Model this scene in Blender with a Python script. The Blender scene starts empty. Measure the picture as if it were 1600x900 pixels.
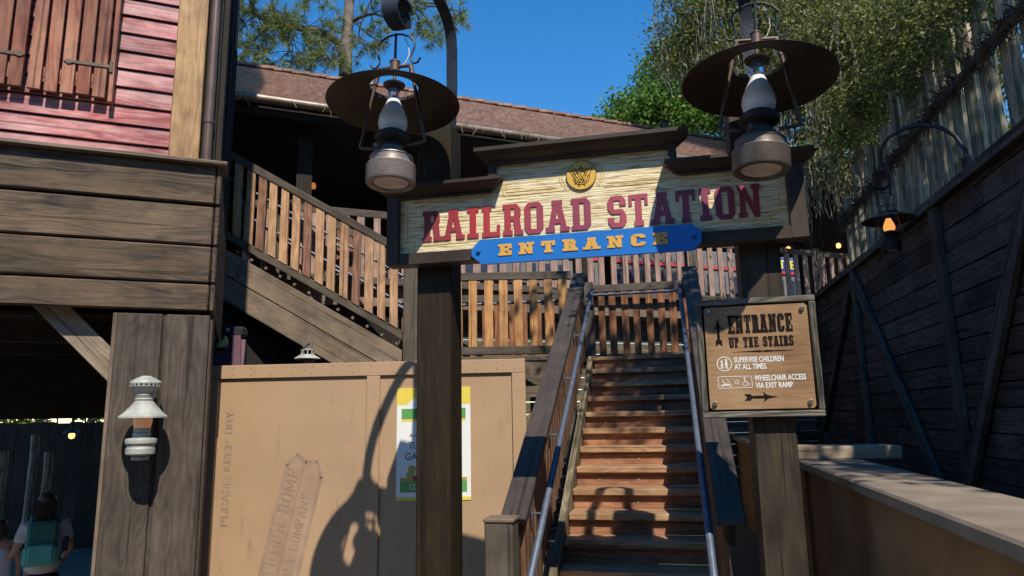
import bpy, math, random
import numpy as np
from mathutils import Vector, Matrix, Quaternion
random.seed(7); rng = np.random.default_rng(7)
sc = bpy.context.scene
C = sc.collection
PI = math.pi; R = math.radians

# ---------------------------------------------------------------- camera
cam = bpy.data.cameras.new('camera'); co = bpy.data.objects.new('camera', cam); C.objects.link(co)
cam.sensor_width = 36; cam.lens = 1080 / 1600 * 36; cam.clip_start = 0.05; cam.clip_end = 2000
co.location = (0, 0, 1.75)
_p, _r = R(10.52), R(1.1)
_up = Vector((0, -math.sin(_p), math.cos(_p))); _fw = Vector((0, math.cos(_p), math.sin(_p))); _rt = Vector((1, 0, 0))
_X = _rt * math.cos(_r) - _up * math.sin(_r); _Y = _up * math.cos(_r) + _rt * math.sin(_r)
_m = Matrix((_X, _Y, -_fw)).transposed().to_4x4(); _m.translation = co.location
co.matrix_world = _m
sc.camera = co

# ---------------------------------------------------------------- sky, sun, exposure
SUN_EL, SUN_AZ = 54.0, 16.0            # sun stands high behind the camera, 16 degrees to its right
w = bpy.data.worlds.new("World"); sc.world = w; w.use_nodes = True
nt = w.node_tree; bg = nt.nodes['Background']
sky = nt.nodes.new('ShaderNodeTexSky'); sky.sky_type = 'NISHITA'; sky.sun_disc = False
sky.sun_elevation = R(SUN_EL); sky.sun_rotation = R(180 - SUN_AZ); sky.air_density = 1.0; sky.dust_density = 0.0; sky.ozone_density = 2.0
hsv = nt.nodes.new('ShaderNodeHueSaturation'); hsv.inputs['Saturation'].default_value = 1.38; hsv.inputs['Value'].default_value = 1.05; nt.links.new(sky.outputs[0], hsv.inputs['Color'])
nt.links.new(hsv.outputs[0], bg.inputs[0]); bg.inputs[1].default_value = 0.15
sd = bpy.data.lights.new('sun', 'SUN'); sd.energy = 4.5; sd.angle = R(0.5); sd.color = (1.0, 0.93, 0.80)
so = bpy.data.objects.new('sun', sd); C.objects.link(so)
_d = Vector((-math.sin(R(SUN_AZ)) * math.cos(R(SUN_EL)), math.cos(R(SUN_AZ)) * math.cos(R(SUN_EL)), -math.sin(R(SUN_EL))))
so.rotation_euler = _d.to_track_quat('-Z', 'Y').to_euler(); so.location = (3, -10, 12)
sc.view_settings.view_transform = 'Standard'; sc.view_settings.look = 'None'; sc.view_settings.exposure = 0.40; sc.view_settings.gamma = 1
sc.view_settings.use_curve_mapping = False
sc.render.resolution_x = 1024; sc.render.resolution_y = 576
sc.cycles.max_bounces = 6; sc.cycles.diffuse_bounces = 3; sc.cycles.glossy_bounces = 3; sc.cycles.transparent_max_bounces = 8; sc.cycles.transmission_bounces = 4

# ---------------------------------------------------------------- materials
def newmat(name):
    m = bpy.data.materials.new(name); m.use_nodes = True
    return m, m.node_tree.nodes, m.node_tree.links, m.node_tree.nodes['Principled BSDF']
def ramp(N, stops):
    r = N.new('ShaderNodeValToRGB'); e = r.color_ramp.elements
    while len(e) < len(stops): e.new(0.5)
    for k, (p, c) in enumerate(stops): e[k].position = p; e[k].color = (*c, 1)
    return r
def math_(N, L, op, a, b=None):
    n = N.new('ShaderNodeMath'); n.operation = op
    for k, x in enumerate((a, b)):
        if x is None: continue
        if isinstance(x, (int, float)): n.inputs[k].default_value = x
        else: L.new(x, n.inputs[k])
    return n.outputs[0]
def plain(name, c, rough=0.6, metal=0, var=0.12, scale=6, bump=0.1, emit=None, es=0, trans=0, scuff=0.0):
    m, N, L, b = newmat(name)
    tc = N.new('ShaderNodeTexCoord'); n = N.new('ShaderNodeTexNoise'); n.inputs['Scale'].default_value = scale; n.inputs['Detail'].default_value = 6
    L.new(tc.outputs['Object'], n.inputs['Vector'])
    r = ramp(N, [(0.3, tuple(x * (1 - var) for x in c)), (0.7, tuple(min(1, x * (1 + var)) for x in c))])
    L.new(n.outputs[0], r.inputs[0]); L.new(r.outputs[0], b.inputs['Base Color'])
    b.inputs['Roughness'].default_value = rough; b.inputs['Metallic'].default_value = metal
    if scuff:      # worn patches, runs and small scratches
        mp = N.new('ShaderNodeMapping'); mp.inputs['Scale'].default_value = (7, 7, 1.6); L.new(tc.outputs['Object'], mp.inputs[0])
        s1 = N.new('ShaderNodeTexNoise'); s1.inputs['Scale'].default_value = 1; s1.inputs['Detail'].default_value = 9; s1.inputs['Roughness'].default_value = 0.72; L.new(mp.outputs[0], s1.inputs['Vector'])
        q1 = ramp(N, [(0.28, (0.62, 0.60, 0.58)), (0.42, (1, 1, 1)), (0.66, (1, 1, 1)), (0.78, (1.22, 1.2, 1.18))]); L.new(s1.outputs[0], q1.inputs[0])
        mx = N.new('ShaderNodeMix'); mx.data_type = 'RGBA'; mx.blend_type = 'MULTIPLY'; mx.inputs[0].default_value = scuff; L.new(r.outputs[0], mx.inputs[6]); L.new(q1.outputs[0], mx.inputs[7])
        L.new(mx.outputs[2], b.inputs['Base Color'])
    if bump:
        bp = N.new('ShaderNodeBump'); bp.inputs['Strength'].default_value = bump; bp.inputs['Distance'].default_value = 0.01
        n2 = N.new('ShaderNodeTexNoise'); n2.inputs['Scale'].default_value = scale * 8; L.new(tc.outputs['Object'], n2.inputs['Vector'])
        L.new(n2.outputs[0], bp.inputs['Height']); L.new(bp.outputs[0], b.inputs['Normal'])
    if emit: b.inputs['Emission Color'].default_value = (*emit, 1); b.inputs['Emission Strength'].default_value = es
    if trans: b.inputs['Transmission Weight'].default_value = trans
    return m
def wood(name, dark, light, rough=0.75, freq=9.0, contrast=1.0, islvar=0.35, bump=0.6, weather=None, knots=0.0, spec=0.3, sat_isl=None, grain=1.0):
    """planks: grain runs along UV.x (metres); every loose board gets its own tone"""
    m, N, L, b = newmat(name)
    uv = N.new('ShaderNodeUVMap'); uv.uv_map = 'uv'
    geo = N.new('ShaderNodeNewGeometry')
    sep = N.new('ShaderNodeSeparateXYZ'); L.new(uv.outputs[0], sep.inputs[0])
    u, v = sep.outputs[0], sep.outputs[1]
    isl = math_(N, L, 'MULTIPLY', geo.outputs['Random Per Island'], 37.0)
    def comb(su, sv):
        c = N.new('ShaderNodeCombineXYZ'); L.new(math_(N, L, 'MULTIPLY', u, su), c.inputs[0]); L.new(math_(N, L, 'MULTIPLY', v, sv), c.inputs[1]); L.new(isl, c.inputs[2]); return c.outputs[0]
    def noise(su, sv, det=4, rough_=0.55):
        n = N.new('ShaderNodeTexNoise'); n.inputs['Scale'].default_value = 1; n.inputs['Detail'].default_value = det; n.inputs['Roughness'].default_value = rough_
        L.new(comb(su, sv), n.inputs['Vector']); return n.outputs[0]
    big = noise(0.9, 4.5, 2)
    ph = math_(N, L, 'ADD', math_(N, L, 'MULTIPLY', v, freq * 6), math_(N, L, 'MULTIPLY', big, freq * 7.0))
    rings = math_(N, L, 'ADD', math_(N, L, 'MULTIPLY', math_(N, L, 'SINE', ph), 0.5), 0.5)
    fine = noise(3.5, 62, 6, 0.75)
    med = noise(1.6, 14, 4)
    t = math_(N, L, 'ADD', math_(N, L, 'MULTIPLY', rings, 0.17 * grain), math_(N, L, 'ADD', math_(N, L, 'MULTIPLY', fine, 0.62), math_(N, L, 'MULTIPLY', med, 0.42)))
    r = ramp(N, [(0.60 - 0.40 / contrast, tuple(x * 0.35 for x in dark)), (0.60 - 0.17 / contrast, dark), (0.60 + 0.17 / contrast, light)]); L.new(t, r.inputs[0])
    col = r.outputs[0]
    if weather:
        wr = ramp(N, [(0.42, (0, 0, 0)), (0.62, (1, 1, 1))]); L.new(noise(1.3, 5, 5, 0.65), wr.inputs[0])
        mx = N.new('ShaderNodeMix'); mx.data_type = 'RGBA'; L.new(math_(N, L, 'MULTIPLY', wr.outputs[0], 0.75), mx.inputs[0]); L.new(col, mx.inputs[6]); mx.inputs[7].default_value = (*weather, 1); col = mx.outputs[2]
    if knots:
        vo = N.new('ShaderNodeTexVoronoi'); vo.inputs['Scale'].default_value = 1; L.new(comb(2.1, 7.0), vo.inputs['Vector'])
        kr = ramp(N, [(0.0, (1, 1, 1)), (0.14, (0, 0, 0))]); L.new(vo.outputs['Distance'], kr.inputs[0])
        mx = N.new('ShaderNodeMix'); mx.data_type = 'RGBA'; L.new(math_(N, L, 'MULTIPLY', kr.outputs[0], knots), mx.inputs[0]); L.new(col, mx.inputs[6]); mx.inputs[7].default_value = (*(x * 0.35 for x in dark), 1); col = mx.outputs[2]
    # splits along the grain and broad stains
    cr = ramp(N, [(0.60, (0, 0, 0)), (0.66, (1, 1, 1))]); L.new(noise(0.55, 34, 3, 0.5), cr.inputs[0])
    mx = N.new('ShaderNodeMix'); mx.data_type = 'RGBA'; mx.blend_type = 'MULTIPLY'; L.new(math_(N, L, 'MULTIPLY', cr.outputs[0], 0.8), mx.inputs[0]); L.new(col, mx.inputs[6]); mx.inputs[7].default_value = (0.30, 0.27, 0.25, 1); col = mx.outputs[2]
    tco = N.new('ShaderNodeTexCoord'); sn = N.new('ShaderNodeTexNoise'); sn.inputs['Scale'].default_value = 2.3; sn.inputs['Detail'].default_value = 5; sn.inputs['Roughness'].default_value = 0.65; L.new(tco.outputs['Object'], sn.inputs['Vector'])
    sr = ramp(N, [(0.32, (0.66, 0.64, 0.62)), (0.66, (1.18, 1.16, 1.12))]); L.new(sn.outputs[0], sr.inputs[0])
    mx = N.new('ShaderNodeMix'); mx.data_type = 'RGBA'; mx.blend_type = 'MULTIPLY'; mx.inputs[0].default_value = 1; L.new(col, mx.inputs[6]); L.new(sr.outputs[0], mx.inputs[7]); col = mx.outputs[2]
    # per board tone
    hs = N.new('ShaderNodeHueSaturation'); L.new(col, hs.inputs['Color'])
    L.new(math_(N, L, 'ADD', math_(N, L, 'MULTIPLY', geo.outputs['Random Per Island'], islvar * 2), 1 - islvar), hs.inputs['Value'])
    if sat_isl:
        wn = N.new('ShaderNodeTexWhiteNoise'); wn.noise_dimensions = '1D'; L.new(isl, wn.inputs['W'])
        L.new(math_(N, L, 'ADD', math_(N, L, 'MULTIPLY', wn.outputs[0], sat_isl * 2), 1 - sat_isl), hs.inputs['Saturation'])
    L.new(hs.outputs[0], b.inputs['Base Color'])
    b.inputs['Roughness'].default_value = rough; b.inputs['Specular IOR Level'].default_value = spec
    bp = N.new('ShaderNodeBump'); bp.inputs['Strength'].default_value = bump; bp.inputs['Distance'].default_value = 0.006
    L.new(t, bp.inputs['Height']); L.new(bp.outputs[0], b.inputs['Normal'])
    return m
def leafmat(name, c1, c2, tr=0.35):
    m, N, L, b = newmat(name)
    geo = N.new('ShaderNodeNewGeometry'); r = ramp(N, [(0.0, c1), (1.0, c2)]); L.new(geo.outputs['Random Per Island'], r.inputs[0])
    L.new(r.outputs[0], b.inputs['Base Color']); b.inputs['Roughness'].default_value = 0.5; b.inputs['Specular IOR Level'].default_value = 0.25
    t = N.new('ShaderNodeBsdfTranslucent'); L.new(r.outputs[0], t.inputs[0]); mx = N.new('ShaderNodeMixShader'); mx.inputs[0].default_value = tr
    L.new(b.outputs[0], mx.inputs[1]); L.new(t.outputs[0], mx.inputs[2]); L.new(mx.outputs[0], N['Material Output'].inputs[0])
    return m
M = {}
M['redsiding'] = wood('red stained siding', (0.19, 0.032, 0.036), (0.44, 0.14, 0.135), 0.6, 8, 1.2, 0.12, 0.9, weather=(0.56, 0.34, 0.33), knots=0.15)
M['shutter'] = wood('brown red shutter', (0.16, 0.045, 0.025), (0.36, 0.125, 0.075), 0.65, 9, 1.0, 0.2, 0.9, weather=(0.38, 0.19, 0.12), knots=0.3)
M['cream'] = wood('golden corner board', (0.30, 0.165, 0.075), (0.52, 0.33, 0.165), 0.65, 8, 0.8, 0.04, 0.6, knots=0.4, grain=1.0)
M['grey'] = wood('weathered grey brown plank', (0.042, 0.031, 0.023), (0.125, 0.093, 0.068), 0.8, 10, 1.1, 0.16, 1.0, weather=(0.17, 0.112, 0.068), knots=0.75)
M['column'] = wood('column plank', (0.052, 0.041, 0.033), (0.108, 0.086, 0.068), 0.8, 11, 0.9, 0.08, 0.7, knots=0.2)
M['paleplank'] = wood('pale plank', (0.26, 0.20, 0.14), (0.42, 0.34, 0.25), 0.75, 8, 0.8, 0.1, 0.5)
M['stringer'] = wood('grey beige stringer', (0.125, 0.095, 0.070), (0.22, 0.172, 0.130), 0.8, 6, 0.7, 0.08, 0.6, weather=(0.26, 0.19, 0.13), knots=0.6, grain=0.6)
M['rail'] = wood('grey rail plank', (0.065, 0.053, 0.042), (0.135, 0.110, 0.086), 0.75, 8, 0.8, 0.1, 0.6, knots=0.2, grain=0.7)
M['cap'] = wood('dark rail cap', (0.040, 0.033, 0.029), (0.082, 0.068, 0.058), 0.6, 6, 0.7, 0.06, 0.5, grain=0.5)
M['baluster'] = wood('honey baluster', (0.30, 0.135, 0.055), (0.60, 0.34, 0.155), 0.65, 7, 1.0, 0.28, 0.5, weather=(0.42, 0.24, 0.13), knots=0.4, sat_isl=0.2)
M['redbaluster'] = wood('red brown baluster', (0.13, 0.055, 0.03), (0.32, 0.155, 0.085), 0.65, 7, 1.0, 0.35, 0.5, knots=0.3, sat_isl=0.2)
M['pinkbaluster'] = wood('faded pink brown baluster', (0.22, 0.15, 0.13), (0.40, 0.28, 0.24), 0.7, 7, 0.8, 0.25, 0.5, sat_isl=0.3)
M['tread'] = wood('redwood tread', (0.25, 0.135, 0.068), (0.56, 0.35, 0.195), 0.5, 8, 1.0, 0.2, 0.6, weather=(0.33, 0.20, 0.12), spec=0.45)
M['riser'] = wood('red riser', (0.22, 0.095, 0.05), (0.44, 0.22, 0.125), 0.6, 8, 0.9, 0.12, 0.5)
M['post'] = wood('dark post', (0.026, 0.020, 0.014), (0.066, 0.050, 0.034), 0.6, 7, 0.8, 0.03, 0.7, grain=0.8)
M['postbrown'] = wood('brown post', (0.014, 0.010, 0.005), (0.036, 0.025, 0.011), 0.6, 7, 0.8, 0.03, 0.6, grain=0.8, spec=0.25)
M['signframe'] = wood('sign frame paint', (0.036, 0.026, 0.019), (0.080, 0.060, 0.045), 0.55, 4, 0.5, 0.06, 0.2, grain=0.2)
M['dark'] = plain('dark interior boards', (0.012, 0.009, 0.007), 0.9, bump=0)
M['darkwall'] = wood('black stained wall', (0.055, 0.049, 0.045), (0.135, 0.122, 0.112), 0.85, 9, 1.0, 0.3, 1.0, grain=0.7, spec=0.08)
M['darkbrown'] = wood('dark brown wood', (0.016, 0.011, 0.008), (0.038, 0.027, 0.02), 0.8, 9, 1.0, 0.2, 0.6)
M['oldplank'] = wood('stained back planks', (0.10, 0.085, 0.055), (0.26, 0.22, 0.15), 0.8, 9, 1.0, 0.25, 0.8, weather=(0.07, 0.06, 0.035))
M['pole'] = wood('pale palisade pole', (0.14, 0.125, 0.085), (0.44, 0.40, 0.28), 0.8, 8, 1.1, 0.45, 0.8, weather=(0.07, 0.07, 0.05))  # dark weather tone puts the tree shade on the poles into their colour
M['iron'] = plain('blued iron', (0.035, 0.040, 0.048), 0.5, 0.6, 0.25, 9, 0.2)
M['pipe'] = plain('grey handrail paint', (0.10, 0.118, 0.16), 0.45, 0.3, 0.2, 12, 0.08)
M['copper'] = plain('brown downpipe', (0.13, 0.085, 0.065), 0.45, 0.3, 0.2, 5, 0.1)
M['lampbase'] = plain('mottled brass grey', (0.25, 0.205, 0.18), 0.45, 0.35, 0.3, 7, 0.2, scuff=1.0)
M['lampbase_shaded'] = plain('shaded brown brass', (0.13, 0.105, 0.085), 0.45, 0.35, 0.3, 7, 0.2, scuff=1.0)  # darker copy of the lantern brass: tree shade at right put into the colour
M['shade'] = plain('rusty brown shade', (0.048, 0.034, 0.025), 0.6, 0.3, 0.35, 5, 0.2)
M['rod'] = plain('rusty rod', (0.11, 0.075, 0.055), 0.5, 0.5, 0.3, 20, 0.1)
M['ironbase'] = plain('dark iron', (0.03, 0.027, 0.025), 0.6, 0.4, 0.3, 8, 0.1)
M['globe'] = plain('frosted glass', (0.78, 0.78, 0.80), 0.35, 0, 0.02, 3, 0)
M['clear'] = plain('clear glass', (0.9, 0.92, 0.95), 0.05, 0, 0.0, 3, 0, trans=1)
M['amber'] = plain('lit amber glass', (0.8, 0.4, 0.12), 0.4, 0, 0.05, 3, 0, emit=(1.0, 0.38, 0.09), es=0.8)
M['peach'] = plain('peach glass', (0.72, 0.40, 0.24), 0.3, 0, 0.05, 3, 0, emit=(1.0, 0.45, 0.2), es=0.12)
M['glow'] = plain('lit bulb', (1, 0.7, 0.4), 0.4, 0, 0, 3, 0, emit=(1.0, 0.42, 0.12), es=2.5)
M['zinc'] = plain('pale zinc lamp paint', (0.36, 0.365, 0.32), 0.55, 0.1, 0.25, 14, 0.2, scuff=1.0)
M['hoard'] = plain('tan painted plywood', (0.425, 0.275, 0.16), 0.6, 0, 0.09, 1.3, 0.08, scuff=0.8)
M['fadedmark'] = plain('faded stencil mark', (0.325, 0.215, 0.145), 0.7, 0, 0.2, 4, 0)
M['fadedmark2'] = plain('faded stencil mark light', (0.375, 0.25, 0.165), 0.7, 0, 0.15, 4, 0)
M['white'] = plain('white paint', (0.78, 0.78, 0.75), 0.6, var=0.04)
M['paper'] = plain('poster paper', (0.80, 0.80, 0.77), 0.35, var=0.02, bump=0)
M['yellow'] = plain('poster yellow', (0.80, 0.62, 0.10), 0.35, var=0.03, bump=0)
M['green'] = plain('poster green', (0.12, 0.34, 0.10), 0.35, var=0.05, bump=0)
M['gold2'] = plain('poster gold', (0.45, 0.35, 0.08), 0.35, var=0.05, bump=0)
M['ink'] = plain('black ink', (0.03, 0.03, 0.035), 0.6, bump=0)
M['blue'] = plain('blue sign paint', (0.02, 0.17, 0.54), 0.35, 0, 0.06, 3, 0.03)
M['goldlet'] = plain('golden lettering', (0.70, 0.38, 0.07), 0.45, 0, 0.06, 20, 0.05)
M['gold'] = plain('gold leaf', (0.72, 0.42, 0.07), 0.45, 0.1, 0.08, 20, 0.05)
M['goldline'] = plain('gold pinstripe', (0.62, 0.42, 0.12), 0.5, 0, 0.2, 20, 0.05)
M['darkmark'] = plain('brown black lettering', (0.016, 0.011, 0.010), 0.8, 0, 0.3, 20, 0); M['darkmark'].node_tree.nodes['Principled BSDF'].inputs['Specular IOR Level'].default_value = 0.1
M['bolt'] = plain('polished bolt', (0.55, 0.55, 0.55), 0.18, 0.9, 0.05, 5, 0)
M['bluebolt'] = plain('blue painted bolt', (0.02, 0.10, 0.35), 0.2, 0.2, 0.05, 5, 0)
M['nail'] = plain('pale nail head', (0.5, 0.48, 0.44), 0.5, 0.3, 0.05, 5, 0)
M['purple'] = plain('purple painted ladder', (0.15, 0.07, 0.10), 0.6, 0, 0.1, 5, 0)
M['concrete'] = plain('grey cap', (0.205, 0.165, 0.125), 0.7, 0, 0.25, 3, 0.15, scuff=1.0)
M['brownwall'] = plain('brown stucco wall', (0.23, 0.13, 0.056), 0.85, 0, 0.25, 3, 0.3, scuff=0.8)
M['ground'] = plain('path paving', (0.11, 0.088, 0.068), 0.85, 0, 0.2, 1.5, 0.3)
M['bark'] = plain('grey bark', (0.17, 0.13, 0.10), 0.9, 0, 0.4, 6, 0.8)
M['darkbark'] = plain('dark bark', (0.07, 0.055, 0.045), 0.9, 0, 0.4, 6, 0.8)
M['needle'] = leafmat('pine needles', (0.09, 0.12, 0.025), (0.30, 0.33, 0.09), 0.3)
M['leafoak'] = leafmat('oak leaves', (0.06, 0.078, 0.018), (0.26, 0.27, 0.075), 0.35)
M['leafbright'] = leafmat('bright leaves', (0.05, 0.11, 0.015), (0.17, 0.27, 0.04), 0.4)
M['moss'] = leafmat('spanish moss', (0.13, 0.125, 0.085), (0.36, 0.34, 0.24), 0.3)
M['skin'] = plain('skin', (0.50, 0.27, 0.19), 0.6, 0, 0.04)
M['hair'] = plain('brown hair', (0.055, 0.030, 0.016), 0.6, 0, 0.3, 30, 0.2)
M['shirt'] = plain('white shirt', (0.62, 0.60, 0.62), 0.8, 0, 0.05)
M['teal'] = plain('teal backpack', (0.10, 0.42, 0.38), 0.7, 0, 0.12, 12)
M['navy'] = plain('navy cloth', (0.02, 0.03, 0.08), 0.8)
M['black'] = plain('black cloth', (0.012, 0.012, 0.014), 0.9)
M['red'] = plain('red cloth', (0.45, 0.03, 0.05), 0.8)
M['coachblue'] = plain('coach blue', (0.03, 0.06, 0.42), 0.4)
M['coachred'] = plain('coach red', (0.55, 0.08, 0.09), 0.4)
M['coachwhite'] = plain('coach white', (0.2, 0.19, 0.2), 0.4)
M['coachletter'] = plain('coach yellow letters', (0.75, 0.72, 0.12), 0.4)

def signpanel_mat():
    m, N, L, b = newmat('sandblasted cream panel')
    tc = N.new('ShaderNodeTexCoord')
    def ns(sx, sz, det, ro=0.6):
        mp = N.new('ShaderNodeMapping'); mp.inputs['Scale'].default_value = (sx, 3, sz); L.new(tc.outputs['Object'], mp.inputs[0])
        n = N.new('ShaderNodeTexNoise'); n.inputs['Scale'].default_value = 1; n.inputs['Detail'].default_value = det; n.inputs['Roughness'].default_value = ro; L.new(mp.outputs[0], n.inputs['Vector']); return n.outputs[0]
    a = ns(7, 85, 3); a2 = ns(2.5, 30, 2)
    t = math_(N, L, 'ADD', math_(N, L, 'MULTIPLY', a, 0.75), math_(N, L, 'MULTIPLY', a2, 0.25))
    r = ramp(N, [(0.36, (0.27, 0.17, 0.07)), (0.45, (0.64, 0.50, 0.27)), (0.56, (0.82, 0.70, 0.44)), (0.7, (0.88, 0.79, 0.56))]); L.new(t, r.inputs[0])
    L.new(r.outputs[0], b.inputs['Base Color']); b.inputs['Roughness'].default_value = 0.6
    bp = N.new('ShaderNodeBump'); bp.inputs['Strength'].default_value = 0.9; bp.inputs['Distance'].default_value = 0.012; L.new(t, bp.inputs['Height']); L.new(bp.outputs[0], b.inputs['Normal'])
    return m
M['panel'] = signpanel_mat()
def letter_mat():
    m, N, L, b = newmat('faded red purple lettering')
    tc = N.new('ShaderNodeTexCoord'); sp = N.new('ShaderNodeSeparateXYZ'); L.new(tc.outputs['Object'], sp.inputs[0])
    n = N.new('ShaderNodeTexNoise'); n.inputs['Scale'].default_value = 4; L.new(tc.outputs['Object'], n.inputs['Vector'])
    t = math_(N, L, 'ADD', math_(N, L, 'DIVIDE', sp.outputs[0], 2.3), math_(N, L, 'MULTIPLY', math_(N, L, 'SUBTRACT', n.outputs[0], 0.5), 0.12))
    r = ramp(N, [(0.0, (0.24, 0.035, 0.05)), (0.16, (0.42, 0.03, 0.03)), (0.28, (0.34, 0.05, 0.07)), (0.44, (0.26, 0.045, 0.085)), (0.56, (0.40, 0.07, 0.10)), (0.75, (0.22, 0.04, 0.075)), (0.95, (0.33, 0.02, 0.025))])  # tone shifts between red and plum along the words
    L.new(t, r.inputs[0]); L.new(r.outputs[0], b.inputs['Base Color']); b.inputs['Roughness'].default_value = 0.5
    return m
M['letter'] = letter_mat()
def roofmat():
    m, N, L, b = newmat('weathered pink brown shakes')
    uv = N.new('ShaderNodeUVMap'); uv.uv_map = 'uv'
    br = N.new('ShaderNodeTexBrick'); L.new(uv.outputs[0], br.inputs['Vector']); br.offset = 0.5
    br.inputs['Scale'].default_value = 1; br.inputs['Brick Width'].default_value = 0.16; br.inputs['Row Height'].default_value = 0.17; br.inputs['Mortar Size'].default_value = 0.004; br.inputs['Bias'].default_value = 0
    br.inputs['Color1'].default_value = (0.42, 0.265, 0.195, 1); br.inputs['Color2'].default_value = (0.26, 0.155, 0.118, 1); br.inputs['Mortar'].default_value = (0.16, 0.095, 0.075, 1)
    n = N.new('ShaderNodeTexNoise'); n.inputs['Scale'].default_value = 9; n.inputs['Detail'].default_value = 6; L.new(uv.outputs[0], n.inputs['Vector'])
    mx = N.new('ShaderNodeMix'); mx.data_type = 'RGBA'; mx.blend_type = 'MULTIPLY'; mx.inputs[0].default_value = 0.7
    r = ramp(N, [(0.3, (0.45, 0.42, 0.42)), (0.7, (1.15, 1.1, 1.05))]); L.new(n.outputs[0], r.inputs[0]); L.new(br.outputs[0], mx.inputs[6]); L.new(r.outputs[0], mx.inputs[7])
    L.new(mx.outputs[2], b.inputs['Base Color']); b.inputs['Roughness'].default_value = 0.8
    bp = N.new('ShaderNodeBump'); bp.inputs['Strength'].default_value = 0.8; bp.inputs['Distance'].default_value = 0.02
    L.new(br.outputs['Fac'], bp.inputs['Height']); bp.invert = True; L.new(bp.outputs[0], b.inputs['Normal'])
    return m
M['roof'] = roofmat(); M['rooftip'] = plain('sunlit shingle edge', (0.60, 0.43, 0.34), 0.8, 0, 0.3, 14, 0.2)  # paler than the courses: sunlight on the butt edges put into the colour
def platemat():
    m, N, L, b = newmat('brushed bronze sign plate')
    tc = N.new('ShaderNodeTexCoord'); mp = N.new('ShaderNodeMapping'); mp.inputs['Scale'].default_value = (4, 1, 70); L.new(tc.outputs['Object'], mp.inputs[0])
    n = N.new('ShaderNodeTexNoise'); n.inputs['Scale'].default_value = 1; n.inputs['Detail'].default_value = 7; n.inputs['Roughness'].default_value = 0.7; L.new(mp.outputs[0], n.inputs['Vector'])
    n2 = N.new('ShaderNodeTexNoise'); n2.inputs['Scale'].default_value = 3; L.new(tc.outputs['Object'], n2.inputs['Vector'])
    t = math_(N, L, 'ADD', math_(N, L, 'MULTIPLY', n.outputs[0], 0.5), math_(N, L, 'MULTIPLY', n2.outputs[0], 0.5))
    r = ramp(N, [(0.30, (0.13, 0.066, 0.032)), (0.50, (0.38, 0.22, 0.11)), (0.70, (0.54, 0.35, 0.19))]); L.new(t, r.inputs[0]); L.new(r.outputs[0], b.inputs['Base Color'])
    b.inputs['Roughness'].default_value = 0.42; b.inputs['Metallic'].default_value = 0.25
    return m
M['plate'] = platemat()
M['oldframe'] = wood('old grey frame moulding', (0.04, 0.037, 0.03), (0.19, 0.175, 0.145), 0.7, 12, 1.3, 0.1, 1.0)

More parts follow.
